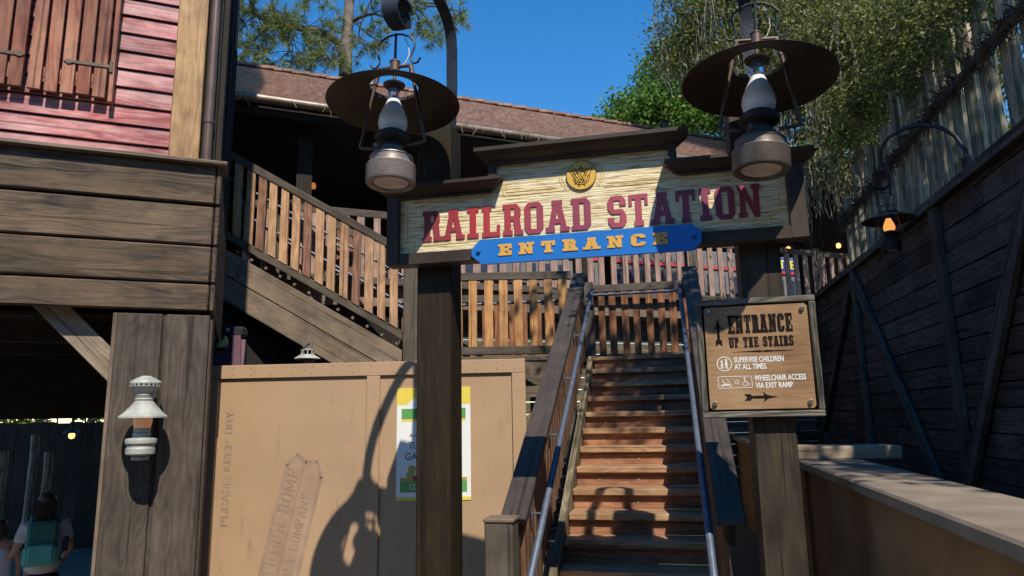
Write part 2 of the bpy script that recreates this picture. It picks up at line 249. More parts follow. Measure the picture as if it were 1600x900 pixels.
# ---------------------------------------------------------------- mesh builder
class MB:
    def __init__(s): s.v = []; s.f = []; s.uv = []; s.mi = []; s.sm = []
    def poly(s, pts, uvs=None, smooth=False, mi=0):
        b = len(s.v); s.v += [tuple(p) for p in pts]; s.f.append(tuple(range(b, b + len(pts))))
        s.uv.append(uvs or [(p[0], p[2]) for p in pts]); s.mi.append(mi); s.sm.append(smooth)
    def faces(s, verts, faces, uvs, smooth=False, mi=0):
        b = len(s.v); s.v += [tuple(p) for p in verts]
        for f, u in zip(faces, uvs): s.f.append(tuple(b + i for i in f)); s.uv.append(u); s.mi.append(mi); s.sm.append(smooth)
    def box(s, c, size, m=None, grain=None, bev=0.0, mi=0, taper=None):
        """axis box; grain = axis (0,1,2) the wood runs along, default the longest; bev = small chamfer"""
        sx, sy, sz = (x / 2 for x in size)
        if grain is None: grain = max(range(3), key=lambda k: size[k])
        ou, ov = random.uniform(0, 50), random.uniform(0, 50)
        b = min(bev, sx * 0.45, sy * 0.45, sz * 0.45)
        h = (sx, sy, sz)
        def xf(p):
            q = Vector(p)
            if m is not None: q = m @ q
            return Vector(c) + q
        def uvp(p, ax):
            o = [k for k in range(3) if k != ax]
            if grain in o: o.remove(grain); return (p[grain] + ou, p[o[0]] + ov)
            return (p[o[0]] * 0.2 + ou, p[o[1]] + ov)
        V = []; idx = {}
        def vid(p):
            k = tuple(round(x, 6) for x in p)
            if k not in idx: idx[k] = len(V); V.append(k)
            return idx[k]
        F = []; U = []
        for ax in range(3):
            a1, a2 = [k for k in range(3) if k != ax]
            for sg in (-1, 1):
                pts = []
                for (i, j) in ((-1, -1), (1, -1), (1, 1), (-1, 1)):
                    p = [0, 0, 0]; p[ax] = sg * h[ax]; p[a1] = i * (h[a1] - b); p[a2] = j * (h[a2] - b); pts.append(tuple(p))
                if (sg > 0) == (ax == 1): pts = pts[::-1]
                F.append([vid(p) for p in pts]); U.append([uvp(p, ax) for p in pts])
        if b > 0:
            for ax in range(3):      # edges parallel to ax
                a1, a2 = [k for k in range(3) if k != ax]
                for i in (-1, 1):
                    for j in (-1, 1):
                        P = []
                        for (e, w_) in ((-1, 0), (1, 0), (1, 1), (-1, 1)):
                            p = [0, 0, 0]; p[ax] = e * (h[ax] - b)
                            if w_ == 0: p[a1] = i * h[a1]; p[a2] = j * (h[a2] - b)
                            else: p[a1] = i * (h[a1] - b); p[a2] = j * h[a2]
                            P.append(tuple(p))
                        F.append([vid(p) for p in P]); U.append([uvp(p, a1) for p in P])
            for i in (-1, 1):
                for j in (-1, 1):
                    for k in (-1, 1):
                        P = [(i * h[0], j * (h[1] - b), k * (h[2] - b)), (i * (h[0] - b), j * h[1], k * (h[2] - b)), (i * (h[0] - b), j * (h[1] - b), k * h[2])]
                        F.append([vid(p) for p in P]); U.append([uvp(p, 0) for p in P])
        s.faces([xf(p) for p in V], F, U, mi=mi)
    def bar(s, p0, p1, w_, t, up=(0, 0, 1), bev=0.0, mi=0, ext=0.0):
        """board from p0 to p1; w_ across (perp. to up), t along up"""
        p0, p1 = Vector(p0), Vector(p1); d = (p1 - p0); L_ = d.length; d.normalize()
        up = Vector(up); side = up.cross(d)
        if side.length < 1e-5: side = Vector((1, 0, 0)).cross(d)
        side.normalize(); u2 = d.cross(side).normalized()
        m = Matrix((d, side, u2)).transposed()
        s.box((p0 + p1) / 2, (L_ + ext * 2, w_, t), m, grain=0, bev=bev, mi=mi)
    def tube(s, pts, r, n=8, mi=0, closed=False, caps=True, flat=None):
        pts = [Vector(p) for p in pts]; N_ = len(pts)
        if not isinstance(r, (list, tuple)): r = [r] * N_
        rings = []; prev = None; acc = 0; us = []
        ou = random.uniform(0, 30)
        for k in range(N_):
            if closed: d = pts[(k + 1) % N_] - pts[k - 1]
            elif k == 0: d = pts[1] - pts[0]
            elif k == N_ - 1: d = pts[-1] - pts[-2]
            else: d = pts[k + 1] - pts[k - 1]
            d.normalize()
            if prev is None:
                a = Vector((0, 0, 1)) if abs(d.z) < 0.9 else Vector((1, 0, 0)); x = a.cross(d).normalized()
            else:
                x = prev - d * prev.dot(d); x.normalize()
            prev = x; y = d.cross(x)
            if k: acc += (pts[k] - pts[k - 1]).length
            us.append(acc + ou)
            rings.append([pts[k] + (x * math.cos(2 * PI * i / n) + y * math.sin(2 * PI * i / n)) * r[k] for i in range(n)])
        V = [p for rg in rings for p in rg]; F = []; U = []
        for k in range(N_ - (0 if closed else 1)):
            k2 = (k + 1) % N_
            for i in range(n):
                j = (i + 1) % n; F.append((k * n + i, k * n + j, k2 * n + j, k2 * n + i))
                c = 2 * PI * r[k] / n; U.append([(us[k], i * c), (us[k], (i + 1) * c), (us[k2], (i + 1) * c), (us[k2], i * c)])
        if caps and not closed:
            F.append(tuple(range(n))[::-1]); U.append([(0, 0)] * n); F.append(tuple((N_ - 1) * n + i for i in range(n))); U.append([(0, 0)] * n)
        s.faces(V, F, U, smooth=True, mi=mi)
    def lathe(s, c, prof, n=24, m=None, mi=0, smooth=True):
        """prof: list of (radius, z); revolved round z at c"""
        c = Vector(c); V = []; F = []; U = []
        for (r, z) in prof:
            for i in range(n):
                a = 2 * PI * i / n; q = Vector((r * math.cos(a), r * math.sin(a), z))
                V.append(c + (m @ q if m is not None else q))
        for k in range(len(prof) - 1):
            for i in range(n):
                j = (i + 1) % n; F.append((k * n + i, k * n + j, (k + 1) * n + j, (k + 1) * n + i)); U.append([(i / n, prof[k][1]), (j / n, prof[k][1]), (j / n, prof[k + 1][1]), (i / n, prof[k + 1][1])])
        s.faces(V, F, U, smooth=smooth, mi=mi)
    def prism(s, poly, y0, y1, mi=0):
        """poly = [(x,z)] in the local xz plane, from depth y0 (front) to y1"""
        n = len(poly); ou, ov = random.uniform(0, 50), random.uniform(0, 50)
        area = sum(poly[i][0] * poly[(i + 1) % n][1] - poly[(i + 1) % n][0] * poly[i][1] for i in range(n))
        if area < 0: poly = poly[::-1]
        V = [(x, y0, z) for x, z in poly] + [(x, y1, z) for x, z in poly]
        F = [tuple(range(n)), tuple(range(2 * n - 1, n - 1, -1))]; q = [(x + ou, z + ov) for x, z in poly]; U = [q, q[::-1]]
        for i in range(n):
            j = (i + 1) % n; F.append((i, i + n, j + n, j)); U.append([(ou, ov), (ou, ov + .1), (ou + .3, ov + .1), (ou + .3, ov)])
        s.faces(V, F, U, mi=mi)
    def mesh(s, name, mats):
        me = bpy.data.meshes.new(name); me.from_pydata(s.v, [], s.f); me.update()
        uvl = me.uv_layers.new(name='uv'); flat = [c for f in s.uv for p in f for c in p]; uvl.data.foreach_set('uv', flat)
        me.polygons.foreach_set('use_smooth', s.sm)
        if not isinstance(mats, (list, tuple)): mats = [mats]
        for m in mats: me.materials.append(m)
        if len(mats) > 1: me.polygons.foreach_set('material_index', s.mi)
        me.set_sharp_from_angle(angle=R(38))
        return me
    def build(s, name, mats, parent=None, loc=None):
        o = bpy.data.objects.new(name, s.mesh(name, mats)); C.objects.link(o)
        if parent: o.parent = parent
        if loc: o.location = loc
        return o
def tag(o, label=None, cat=None, group=None, kind=None):
    if label: o['label'] = label
    if cat: o['category'] = cat
    if group: o['group'] = group
    if kind: o['kind'] = kind
    return o
def thing(name, label, cat, loc=(0, 0, 0), rz=0.0, group=None):
    o = bpy.data.objects.new(name, None); C.objects.link(o); o.location = loc; o.rotation_euler = (0, 0, rz); o.empty_display_size = 0.2
    return tag(o, label, cat, group)
def copy_tree(o, parent=None):
    c = o.copy(); C.objects.link(c); c.parent = parent
    for ch in list(o.children): copy_tree(ch, c)
    return c
def np_mesh(name, verts, nper, mat, parent=None, order=None):
    """many loose faces with nper corners each, made fast"""
    V = np.asarray(verts, np.float32).reshape(-1, 3); nf = len(V) // nper
    me = bpy.data.meshes.new(name); me.vertices.add(len(V)); me.vertices.foreach_set('co', V.ravel())
    me.loops.add(nf * nper); me.loops.foreach_set('vertex_index', np.arange(nf * nper, dtype=np.int32))
    me.polygons.add(nf); me.polygons.foreach_set('loop_start', np.arange(0, nf * nper, nper, dtype=np.int32)); me.polygons.foreach_set('loop_total', np.full(nf, nper, np.int32))
    me.update(); me.validate(); me.materials.append(mat)
    o = bpy.data.objects.new(name, me); C.objects.link(o)
    if parent: o.parent = parent
    return o
# the three building directions of the place
S0, SA = (-0.5336, 4.4048), -12.6      # sign and stairs: local x right, y away
L0, LA = (-2.3, 5.2), 21.8             # barn and station
def s_thing(name, label, cat, u=0, v=0, z=0, group=None):
    a = R(SA); return thing(name, label, cat, (S0[0] + u * math.cos(a) - v * math.sin(a), S0[1] + u * math.sin(a) + v * math.cos(a), z), a, group)
def l_thing(name, label, cat, u=0, v=0, z=0, group=None):
    a = R(LA); return thing(name, label, cat, (L0[0] + u * math.cos(a) - v * math.sin(a), L0[1] + u * math.sin(a) + v * math.cos(a), z), a, group)
def Sw(u, v, z=0):
    a = R(SA); return Vector((S0[0] + u * math.cos(a) - v * math.sin(a), S0[1] + u * math.sin(a) + v * math.cos(a), z))
def Lw(u, v, z=0):
    a = R(LA); return Vector((L0[0] + u * math.cos(a) - v * math.sin(a), L0[1] + u * math.sin(a) + v * math.cos(a), z))

# ---------------------------------------------------------------- lettering
# every glyph: list of convex polygons in a box 1 high and w wide; t = stem, s = slab
def glyph(ch, w_=0.8, t=0.26, s=0.14, e=0.07, slab=True):
    P = []; rc = lambda x0, z0, x1, z1: P.append([(x0, z0), (x1, z0), (x1, z1), (x0, z1)])
    a = e if slab else 0
    def stem(x, z0=0, z1=1): rc(x, z0, x + t, z1)
    def foot(x, z):      # slab under/over a stem
        if slab: rc(x - a, z, x + t + a, z + s)
    c = 0.16
    if ch == 'I':
        x = w_ / 2 - t / 2; stem(x); rc(x - a * 1.6, 0, x + t + a * 1.6, s); rc(x - a * 1.6, 1 - s, x + t + a * 1.6, 1)
    elif ch == 'L':
        stem(a); foot(a, 1 - s); rc(0, 0, w_, s); rc(w_ - s * .9, 0, w_, s + 0.22)
    elif ch == 'T':
        stem(w_ / 2 - t / 2); foot(w_ / 2 - t / 2, 0); rc(0, 1 - s, w_, 1); rc(0, 1 - s - .2, s * .9, 1); rc(w_ - s * .9, 1 - s - .2, w_, 1)
    elif ch == 'E':
        stem(a); rc(0, 0, w_, s); rc(0, 1 - s, w_, 1); rc(a, .5 - s / 2, w_ * .78, .5 + s / 2); rc(w_ - s * .8, 0, w_, s + .2); rc(w_ - s * .8, 1 - s - .2, w_, 1)
        if slab: rc(w_ * .66, .5 - s, w_ * .78, .5 + s)
    elif ch == 'H':
        stem(a); stem(w_ - a - t); rc(a, .5 - s / 2, w_ - a, .5 + s / 2)
        for z in (0, 1 - s): foot(a, z); foot(w_ - a - t, z)
    elif ch == 'N':
        tn = t * .8; rc(a, 0, a + tn, 1); rc(w_ - a - tn, 0, w_ - a, 1)
        P.append([(a, 1), (a + tn, 1), (w_ - a, 0), (w_ - a - tn, 0)])
        if slab: rc(0, 0, a * 2 + tn, s); rc(0, 1 - s, a + tn, 1); rc(w_ - 2 * a - tn, 1 - s, w_, 1)
    elif ch == 'A':
        m_ = w_ / 2; tt = t * .9
        P.append([(a * .5, 0), (a * .5 + tt, 0), (m_ + tt * .35, 1), (m_ - tt * .6, 1)])
        P.append([(w_ - a * .5 - tt, 0), (w_ - a * .5, 0), (m_ + tt * .6, 1), (m_ - tt * .35, 1)])
        rc(w_ * .28, .26, w_ * .72, .26 + s)
        if slab: rc(-a * .5, 0, a * 1.5 + tt, s); rc(w_ - a * 1.5 - tt, 0, w_ + a * .5, s); rc(m_ - tt * .9, 1 - s, m_ + tt * .9, 1)
    elif ch in 'RPDB':
        stem(a); foot(a, 0); foot(a, 1 - s)
        if ch == 'D':
            rc(a, 1 - s, w_ - c, 1); rc(a, 0, w_ - c, s); rc(w_ - t, c, w_, 1 - c)
            P.append([(w_ - c, 1), (w_ - c - .04, 1 - s), (w_ - t, 1 - c - .06), (w_, 1 - c)]); P.append([(w_ - c, 0), (w_ - c - .04, s), (w_ - t, c + .06), (w_, c)])
        else:
            b = w_ - .03; z = .46
            rc(a, 1 - s, b - c, 1); rc(a, z, b - c, z + s); rc(b - t, z + c, b, 1 - c)
            P.append([(b - c, 1), (b - c - .04, 1 - s), (b - t, 1 - c - .04), (b, 1 - c)]); P.append([(b - c, z), (b - c - .04, z + s), (b - t, z + c + .04), (b, z + c)])
            if ch == 'R':
                P.append([(b - t - .06, z + s * .5), (b - .04, z + s * .5), (w_, 0), (w_ - t, 0)])
                if slab: rc(w_ - t - a * .6, 0, w_ + a, s)
    elif ch in 'OCU':
        if ch != 'U': rc(c, 1 - s, w_ - c, 1)
        rc(c, 0, w_ - c, s)
        top = 1 if ch == 'U' else 1 - c
        rc(0, c, t, top)
        P.append([(c, 0), (c + .04, s), (t, c + .06), (0, c)]); P.append([(w_ - c, 0), (w_ - c - .04, s), (w_ - t, c + .06), (w_, c)])
        if ch == 'C':
            rc(w_ - t, c, w_, c + .16); rc(w_ - t, .66, w_, 1 - c)
        else: rc(w_ - t, c, w_, top)
        if ch != 'U': P.append([(c, 1), (c + .04, 1 - s), (t, 1 - c - .06), (0, 1 - c)]); P.append([(w_ - c, 1), (w_ - c - .04, 1 - s), (w_ - t, 1 - c - .06), (w_, 1 - c)])
        elif slab: rc(-a, 1 - s, t + a, 1); rc(w_ - t - a, 1 - s, w_ + a, 1)
    elif ch == 'S':
        rc(c, 1 - s, w_ - c, 1); rc(c, 0, w_ - c, s); rc(c, .5 - s / 2, w_ - c, .5 + s / 2)
        rc(0, .5 + c * .7, t, 1 - c); rc(w_ - t, c, w_, .5 - c * .7); rc(w_ - t, .68, w_, 1 - c); rc(0, c, t, .32)
        for q in ([(c, 1), (c + .04, 1 - s), (t, 1 - c - .05), (0, 1 - c)], [(w_ - c, 1), (w_ - c - .04, 1 - s), (w_ - t, 1 - c - .05), (w_, 1 - c)],
                  [(c, 0), (c + .04, s), (t, c + .05), (0, c)], [(w_ - c, 0), (w_ - c - .04, s), (w_ - t, c + .05), (w_, c)],
                  [(c, .5 - s / 2), (c + .04, .5 + s / 2), (t, .5 + c * .7 + .02), (0, .5 + c * .7)], [(w_ - c, .5 + s / 2), (w_ - c - .04, .5 - s / 2), (w_ - t, .5 - c * .7 - .02), (w_, .5 - c * .7)]): P.append(q)
    elif ch == 'K':
        stem(a); foot(a, 0); foot(a, 1 - s); P.append([(a + t, .35), (a + t, .62), (w_ - t, 1), (w_, 1)]); P.append([(a + t, .50), (a + t + t * .8, .62), (w_, 0), (w_ - t, 0)])
    elif ch == 'M':
        tn = t * .75; rc(0, 0, tn, 1); rc(w_ - tn, 0, w_, 1); P.append([(0, 1), (tn, 1), (w_ / 2 + tn * .4, .2), (w_ / 2 - tn * .4, .2)]); P.append([(w_ - tn, 1), (w_, 1), (w_ / 2 + tn * .4, .2), (w_ / 2 - tn * .4, .2)])
    elif ch == 'Y':
        stem(w_ / 2 - t / 2, 0, .5); foot(w_ / 2 - t / 2, 0); P.append([(0, 1), (t, 1), (w_ / 2 + t / 2, .45), (w_ / 2 - t / 2, .45)]); P.append([(w_ - t, 1), (w_, 1), (w_ / 2 + t / 2, .45), (w_ / 2 - t / 2, .45)])
    return P
GW = {'I': .55, 'L': .78, 'T': .82, 'N': .92, 'A': .92, 'M': 1.0, ' ': .5}
def slab_word(mb, text, x0, x1, z, h, y, thick=0.004, first=1.0, gap=0.13, **kw):
    ws = [GW.get(c, .8) * (1 if c == ' ' else 1) for c in text]
    tot = sum(ws) + gap * (len(text) - 1); k = (x1 - x0) / (tot * h); x = x0; n = 0
    for i, c in enumerate(text):
        hh = h * (first if i == 0 else 1)
        for P in glyph(c, ws[i], **kw):
            n += 1; dy = (n % 7) * 0.00012
            mb.prism([(x + px * h * k, z + pz * hh) for px, pz in P], y - thick - dy, y)
        x += (ws[i] + gap) * h * k
def text_obj(name, body, size, mat, parent, loc, width=None, bold=0.0, rot=(PI / 2, 0, 0), align='LEFT', ext=0.0008, shear=0):
    cu = bpy.data.curves.new(name, 'FONT'); cu.body = body; cu.size = size; cu.extrude = ext; cu.offset = bold; cu.align_x = align; cu.shear = shear; cu.resolution_u = 3; cu.space_line = 0.9
    t = bpy.data.objects.new(name, cu); C.objects.link(t)
    dg = bpy.context.evaluated_depsgraph_get(); me = bpy.data.meshes.new_from_object(t.evaluated_get(dg)); bpy.data.objects.remove(t)
    xs = [v.co.x for v in me.vertices]
    o = bpy.data.objects.new(name, me); me.materials.clear(); me.materials.append(mat); C.objects.link(o); o.parent = parent; o.location = loc; o.rotation_euler = rot
    if width:
        k = width / (max(xs) - min(xs))
        for v in me.vertices: v.co.x *= k
    return o
# ================================================================ ground and paths
def ground():
    mb = MB(); xs = [-60, -30, -16, -10, -7, -5, -4, -3, -2, -1, 0, 2, 6, 12, 30, 60]; ys = [-40, -12, -4, 0, 2, 4, 5, 6, 7, 8, 10, 14, 20, 40, 90]
    def z(x, y):
        t = min(1, max(0, (-x - 0.2) / 3.0)); s_ = min(1, max(0, (y - 2) / 4)); return -0.62 * t * t * (3 - 2 * t) * s_
    for i in range(len(xs) - 1):
        for j in range(len(ys) - 1):
            q = [(xs[i], ys[j]), (xs[i + 1], ys[j]), (xs[i + 1], ys[j + 1]), (xs[i], ys[j + 1])]
            mb.poly([(x, y, z(x, y)) for x, y in q], [(x, y) for x, y in q])
    tag(mb.build('ground', M['ground']), kind='structure')
    # ground sheet out to the horizon
    mb = MB(); mb.poly([(-900, -900, -0.9), (900, -900, -0.9), (900, 900, -0.9), (-900, 900, -0.9)]); tag(mb.build('terrain', M['ground']), kind='structure')
ground()

BS = 1.08
def b_thing(name, label, cat, u=0, v=0):
    p = Lw(u, v) * BS; t = thing(name, label, cat, (p.x, p.y, 1.75 * (1 - BS)), R(LA)); t.scale = (BS, BS, BS); return t
# ================================================================ barn on the left
def barn():
    t = b_thing('barn_building', 'two storey barn with pink red siding above weathered grey plank fascia', 'building')
    # heavy fascia planks
    mb = MB(); nails = MB()
    zs = [(3.428, 3.735), (3.098, 3.405), (2.800, 3.082), (2.583, 2.786)]
    for k, (a, b) in enumerate(zs):
        mb.box((-2.52, 0.03 + 0.006 * (k % 2), (a + b) / 2), (5.0, 0.06, b - a), bev=0.010)
        for q in range(9): nails.lathe((-0.25 - q * 0.29 + random.uniform(-.05, .05), -0.001 + 0.006 * (k % 2), random.uniform(a + .04, b - .04)), [(0, -0.004), (0.0045, -0.002), (0.005, 0.0)], 8, Matrix.Rotation(PI / 2, 3, 'X'))
    mb.build('fascia', M['grey'], t); nails.build('nail', M['nail'], t)
    mb = MB()
    for k, (a, b) in enumerate(zs):
        mb.box((0.005, 1.6, (a + b) / 2), (0.035, 3.2, b - a), bev=0.008)
    mb.build('side_fascia', M['grey'], t)
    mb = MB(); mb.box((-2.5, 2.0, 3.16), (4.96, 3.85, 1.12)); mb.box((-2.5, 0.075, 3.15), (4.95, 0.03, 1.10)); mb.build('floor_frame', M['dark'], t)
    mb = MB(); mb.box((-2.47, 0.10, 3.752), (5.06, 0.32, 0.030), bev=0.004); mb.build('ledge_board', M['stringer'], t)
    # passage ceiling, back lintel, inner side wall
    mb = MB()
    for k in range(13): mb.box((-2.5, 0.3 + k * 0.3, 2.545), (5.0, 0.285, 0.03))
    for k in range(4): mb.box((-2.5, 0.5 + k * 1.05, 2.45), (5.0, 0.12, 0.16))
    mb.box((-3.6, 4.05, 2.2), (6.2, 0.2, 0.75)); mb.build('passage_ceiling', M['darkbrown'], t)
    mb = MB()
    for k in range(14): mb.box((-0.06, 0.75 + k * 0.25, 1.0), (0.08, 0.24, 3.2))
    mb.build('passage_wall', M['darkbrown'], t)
    # red lap siding with a step below each board
    mb = MB(); step = 0.1570
    for k in range(53):
        z0 = 3.770 + 0.013 + k * step; zt = z0 + step - 0.014; x0, x1 = -5.0, -0.392
        yb, yt = 0.232, 0.250
        ou, ov = random.uniform(0, 50), random.uniform(0, 50)
        P = [(x0, yb, z0), (x1, yb, z0), (x1, yt, zt), (x0, yt, zt)]
        mb.poly(P, [(p[0] + ou, p[2] + ov) for p in P]); Q = [(x0, yb + .05, z0), (x1, yb + .05, z0), (x1, yb, z0), (x0, yb, z0)]; mb.poly(Q, [(p[0], p[1]) for p in Q])
        Q = [(x1, yb, z0), (x1, yb + .05, z0), (x1, yt + .05, zt), (x1, yt, zt)]; mb.poly(Q, [(p[1], p[2]) for p in Q])
    mb.build('siding', M['redsiding'], t)
    mb = MB(); mb.box((-2.55, 0.40, 7.95), (5.0, 0.24, 8.36)); mb.box((-2.55, 2.2, 7.95), (4.98, 3.3, 8.36)); mb.build('wall', M['dark'], t)
    mb = MB(); mb.box((-0.278, 0.235, 7.95), (0.226, 0.055, 8.36), bev=0.006); mb.build('corner_board', M['cream'], t)
    mb = MB()
    for k in range(15): mb.box((-0.03, 0.45 + k * 0.25, 7.95), (0.05, 0.24, 8.4) )
    for v in (0.75, 1.7, 2.8): mb.box((0.0, v, 4.9), (0.05, 0.14, 2.6))
    mb.build('side_wall', M['darkbrown'], t)
    mb = MB(); mb.tube([(-0.108, 0.225, 3.768), (-0.108, 0.225, 12.0)], 0.037, 16)
    for z in (4.18, 5.45): mb.tube([(-0.108, 0.225, z), (-0.108, 0.225, z + 0.035)], 0.043, 16)
    mb.build('downpipe', M['copper'], t)
    # shutters: two leaves, each of planks on battens, with strap hinges
    def leaf(x0, x1, name, n, hinge_right=True):
        mb = MB(); wd = (x1 - x0) / n
        for k in range(n):
            dz = random.uniform(-0.012, 0.012)
            mb.box((x0 + wd * (k + .5), 0.175, 5.1 + dz), (wd - 0.017, 0.028, 1.68), bev=0.004)
        for z in (4.40, 5.6): mb.box(((x0 + x1) / 2, 0.205, z), (x1 - x0 - .04, 0.03, 0.12))
        o = mb.build(name, M['shutter'], t)
        hb = MB(); z = 4.520; xe = x1 + 0.02 if hinge_right else x0 - 0.02; xs = x1 - 0.27 if hinge_right else x0 + 0.50
        hb.bar((xs, 0.156, z), (xe, 0.156, z + 0.004), 0.006, 0.024, up=(0, 0, 1))
        hb.prism([(xs, z - .022), (xs + (.045 if hinge_right else -.045), z), (xs, z + .022), (xs - (.035 if hinge_right else -.035), z)], 0.151, 0.160)
        hb.box((xe, 0.15, z), (0.022, 0.014, 0.09)); hb.build('hinge', M['rod'], o)
        return o
    leaf(-1.385, -0.850, 'shutter', 5); leaf(-1.94, -1.40, 'shutter', 5, False)
    mb = MB(); mb.box((-0.822, 0.19, 5.1), (0.034, 0.07, 1.74), bev=0.003); mb.build('shutter_frame', M['shutter'], t)
    # boxed column and brace
    mb = MB()
    mb.box((-0.475, 0.045, 0.95), (0.300, 0.05, 3.2), bev=0.005); mb.box((-0.150, 0.045, 0.95), (0.300, 0.05, 3.2), bev=0.005)
    mb.box((-0.312, 0.062, 0.95), (0.03, 0.04, 3.2)); mb.box((-0.635, 0.30, 0.95), (0.03, 0.5, 3.18), bev=0.004); mb.box((0.005, 0.30, 0.95), (0.03, 0.5, 3.18))
    c = mb.build('column', M['column'], t)
    mb = MB(); mb.box((-0.637, 0.052, 0.95), (0.026, 0.045, 3.2), bev=0.004); mb.build('edge_trim', M['stringer'], c)
    mb = MB(); mb.bar((-1.16, 0.20, 2.70), (-0.55, 0.20, 2.06), 0.09, 0.175, up=(0, 0, 1), bev=0.004); mb.build('brace', M['paleplank'], t)
barn()

def wall_lamp():
    t = b_thing('wall_lamp', 'pale verdigris oil lamp fixed to the boxed grey column', 'lamp', -0.385, -0.15)
    mb = MB(); mb.lathe((0, 0, 0), [(0, 2.082), (0.03, 2.080), (0.045, 2.070), (0.06, 2.066), (0.075, 2.055), (0.095, 2.045), (0.102, 2.030), (0.100, 2.022)], 32); mb.build('cap', M['zinc'], t)
    mb = MB(); mb.lathe((0, 0, 0), [(0.094, 2.023), (0.092, 2.005)], 32); mb.lathe((0, 0, 0), [(0.100, 2.006), (0.088, 1.985), (0.066, 1.968), (0.062, 1.955), (0.066, 1.948), (0.062, 1.940), (0.058, 1.925), (0.062, 1.918), (0.058, 1.905)], 32)
    for k in range(20):
        a = 2 * PI * k / 20; mb.box((0.097 * math.cos(a), 0.097 * math.sin(a), 2.013), (0.006, 0.012, 0.018), Matrix.Rotation(a, 3, 'Z'))
    mb.build('chimney', M['zinc'], t)
    mb = MB(); mb.lathe((0, 0, 0), [(0.058, 1.905), (0.085, 1.87), (0.125, 1.825), (0.155, 1.800), (0.157, 1.788), (0.150, 1.790), (0.05, 1.88)], 40); mb.build('lamp_shade', M['zinc'], t)
    mb = MB(); mb.lathe((0, 0, 0), [(0.045, 1.86), (0.060, 1.80), (0.062, 1.765), (0.052, 1.715), (0.04, 1.71)], 24); mb.build('glass', M['peach'], t)
    mb = MB(); mb.lathe((0, 0, 0), [(0.04, 1.722), (0.056, 1.718), (0.056, 1.700), (0.05, 1.692), (0.058, 1.685), (0.056, 1.662), (0.06, 1.655), (0.098, 1.648), (0.102, 1.640), (0.100, 1.615), (0.092, 1.608), (0.088, 1.600), (0.090, 1.585), (0.094, 1.580), (0.094, 1.545), (0.084, 1.538), (0.045, 1.528), (0.055, 1.520), (0.055, 1.502), (0.0, 1.496)], 32); mb.build('base', M['zinc'], t)
    mb = MB(); mb.box((0, 0.115, 1.60), (0.06, 0.15, 0.05)); mb.box((0, 0.175, 1.70), (0.12, 0.02, 0.75)); mb.build('bracket', M['column'], t)
wall_lamp()

HS = 0.86
# ================================================================ hoarding with faded stencils, poster
t = thing('hoarding', 'tan painted plywood construction wall with faded stencil lettering', 'hoarding', (0, 7.2 * HS, 1.75 * (1 - HS)), R(-3.25)); HW = t; t.scale = (HS, HS, HS)
mb = MB(); mb.box((-2.34, 0.03, 0.7), (1.60, 0.02, 3.06)); mb.box((-0.70, 0.03, 0.7), (1.40, 0.02, 3.06)); mb.build('panel', M['hoard'], t)
mb = MB(); mb.box((-1.575, 0.01, 2.268), (3.39, 0.035, 0.142), bev=0.004)
for x in (-3.20, -1.47, 0.05): mb.box((x, 0.008, 0.8), (0.14, 0.03, 2.79), bev=0.003)
mb.box((-1.575, 0.06, 2.3), (3.36, 0.05, 0.07)); mb.build('frame_board', M['hoard'], t)
mb = MB()
for k in range(16):
    for dz in (0.035, -0.035): mb.box((-3.2 + k * 0.215 + random.uniform(-.02, .02), -0.008, 2.268 + dz), (0.008, 0.002, 0.008))
for x in (-3.20, -1.47, 0.05):
    for k in range(7): mb.box((x + random.uniform(-.03, .03), -0.0075, 2.0 - k * 0.3), (0.008, 0.002, 0.008))
mb.build('screw_heads', M['darkmark'], t)
def rot_word(word, x, z, ang, length, h, mat, name, y=0.0185, **kw):
    mb = MB(); slab_word(mb, word, 0, length, 0, h, 0, 0.0008, **kw)
    o = mb.build(name, mat, HW); o.location = (x, y, z); o.rotation_euler = (0, -R(ang), 0); return o
rot_word('PLEASE KEEP DRY', -2.965, 0.70, 90, 1.16, 0.075, M['fadedmark'], 'lettering', slab=False, t=.2, s=.16)
def stencil_badge():
    a = R(77.5); d = Vector((math.cos(a), math.sin(a))); n = Vector((-math.sin(a), math.cos(a)))
    o = Vector((-2.52, 0.0))
    def P(s, q): p = o + d * s + n * q; return (p.x, p.y)
    mb = MB(); outline = [P(-.6, .13), P(1.30, .13), P(1.43, .05), P(1.37, -.06), P(1.40, -.17), P(1.25, -.25), P(-.6, -.25)]
    for a_, b_ in zip(outline, outline[1:] + outline[:1]):   # frame lines of the badge
        A, B = Vector((a_[0], 0.0185, a_[1])), Vector((b_[0], 0.0185, b_[1])); mb.bar(A, B, 0.0012, 0.035, up=(0, 0, 1) if abs((B - A).normalized().z) < .9 else (1, 0, 0), ext=.01)
    mb.bar((P(-.6, -.045)[0], 0.0184, P(-.6, -.045)[1]), (P(1.35, -.045)[0], 0.0184, P(1.35, -.045)[1]), 0.0012, 0.02, up=(1, 0, 0))
    mb.build('stencil_frame', M['fadedmark'], HW)
    mb = MB(); mb.prism(outline, 0.0188, 0.0196); mb.build('stencil_field', M['fadedmark2'], HW)
    p = P(-.12, -.015); rot_word('SOUTHERN DOME', p[0], p[1], 77.5, 1.40, 0.125, M['fadedmark'], 'lettering', y=0.0182)
    p = P(0.14, -.19); rot_word('SALT COMPANY', p[0], p[1], 77.5, 0.93, 0.10, M['fadedmark'], 'lettering', y=0.0182, slab=False, t=.26)
stencil_badge()
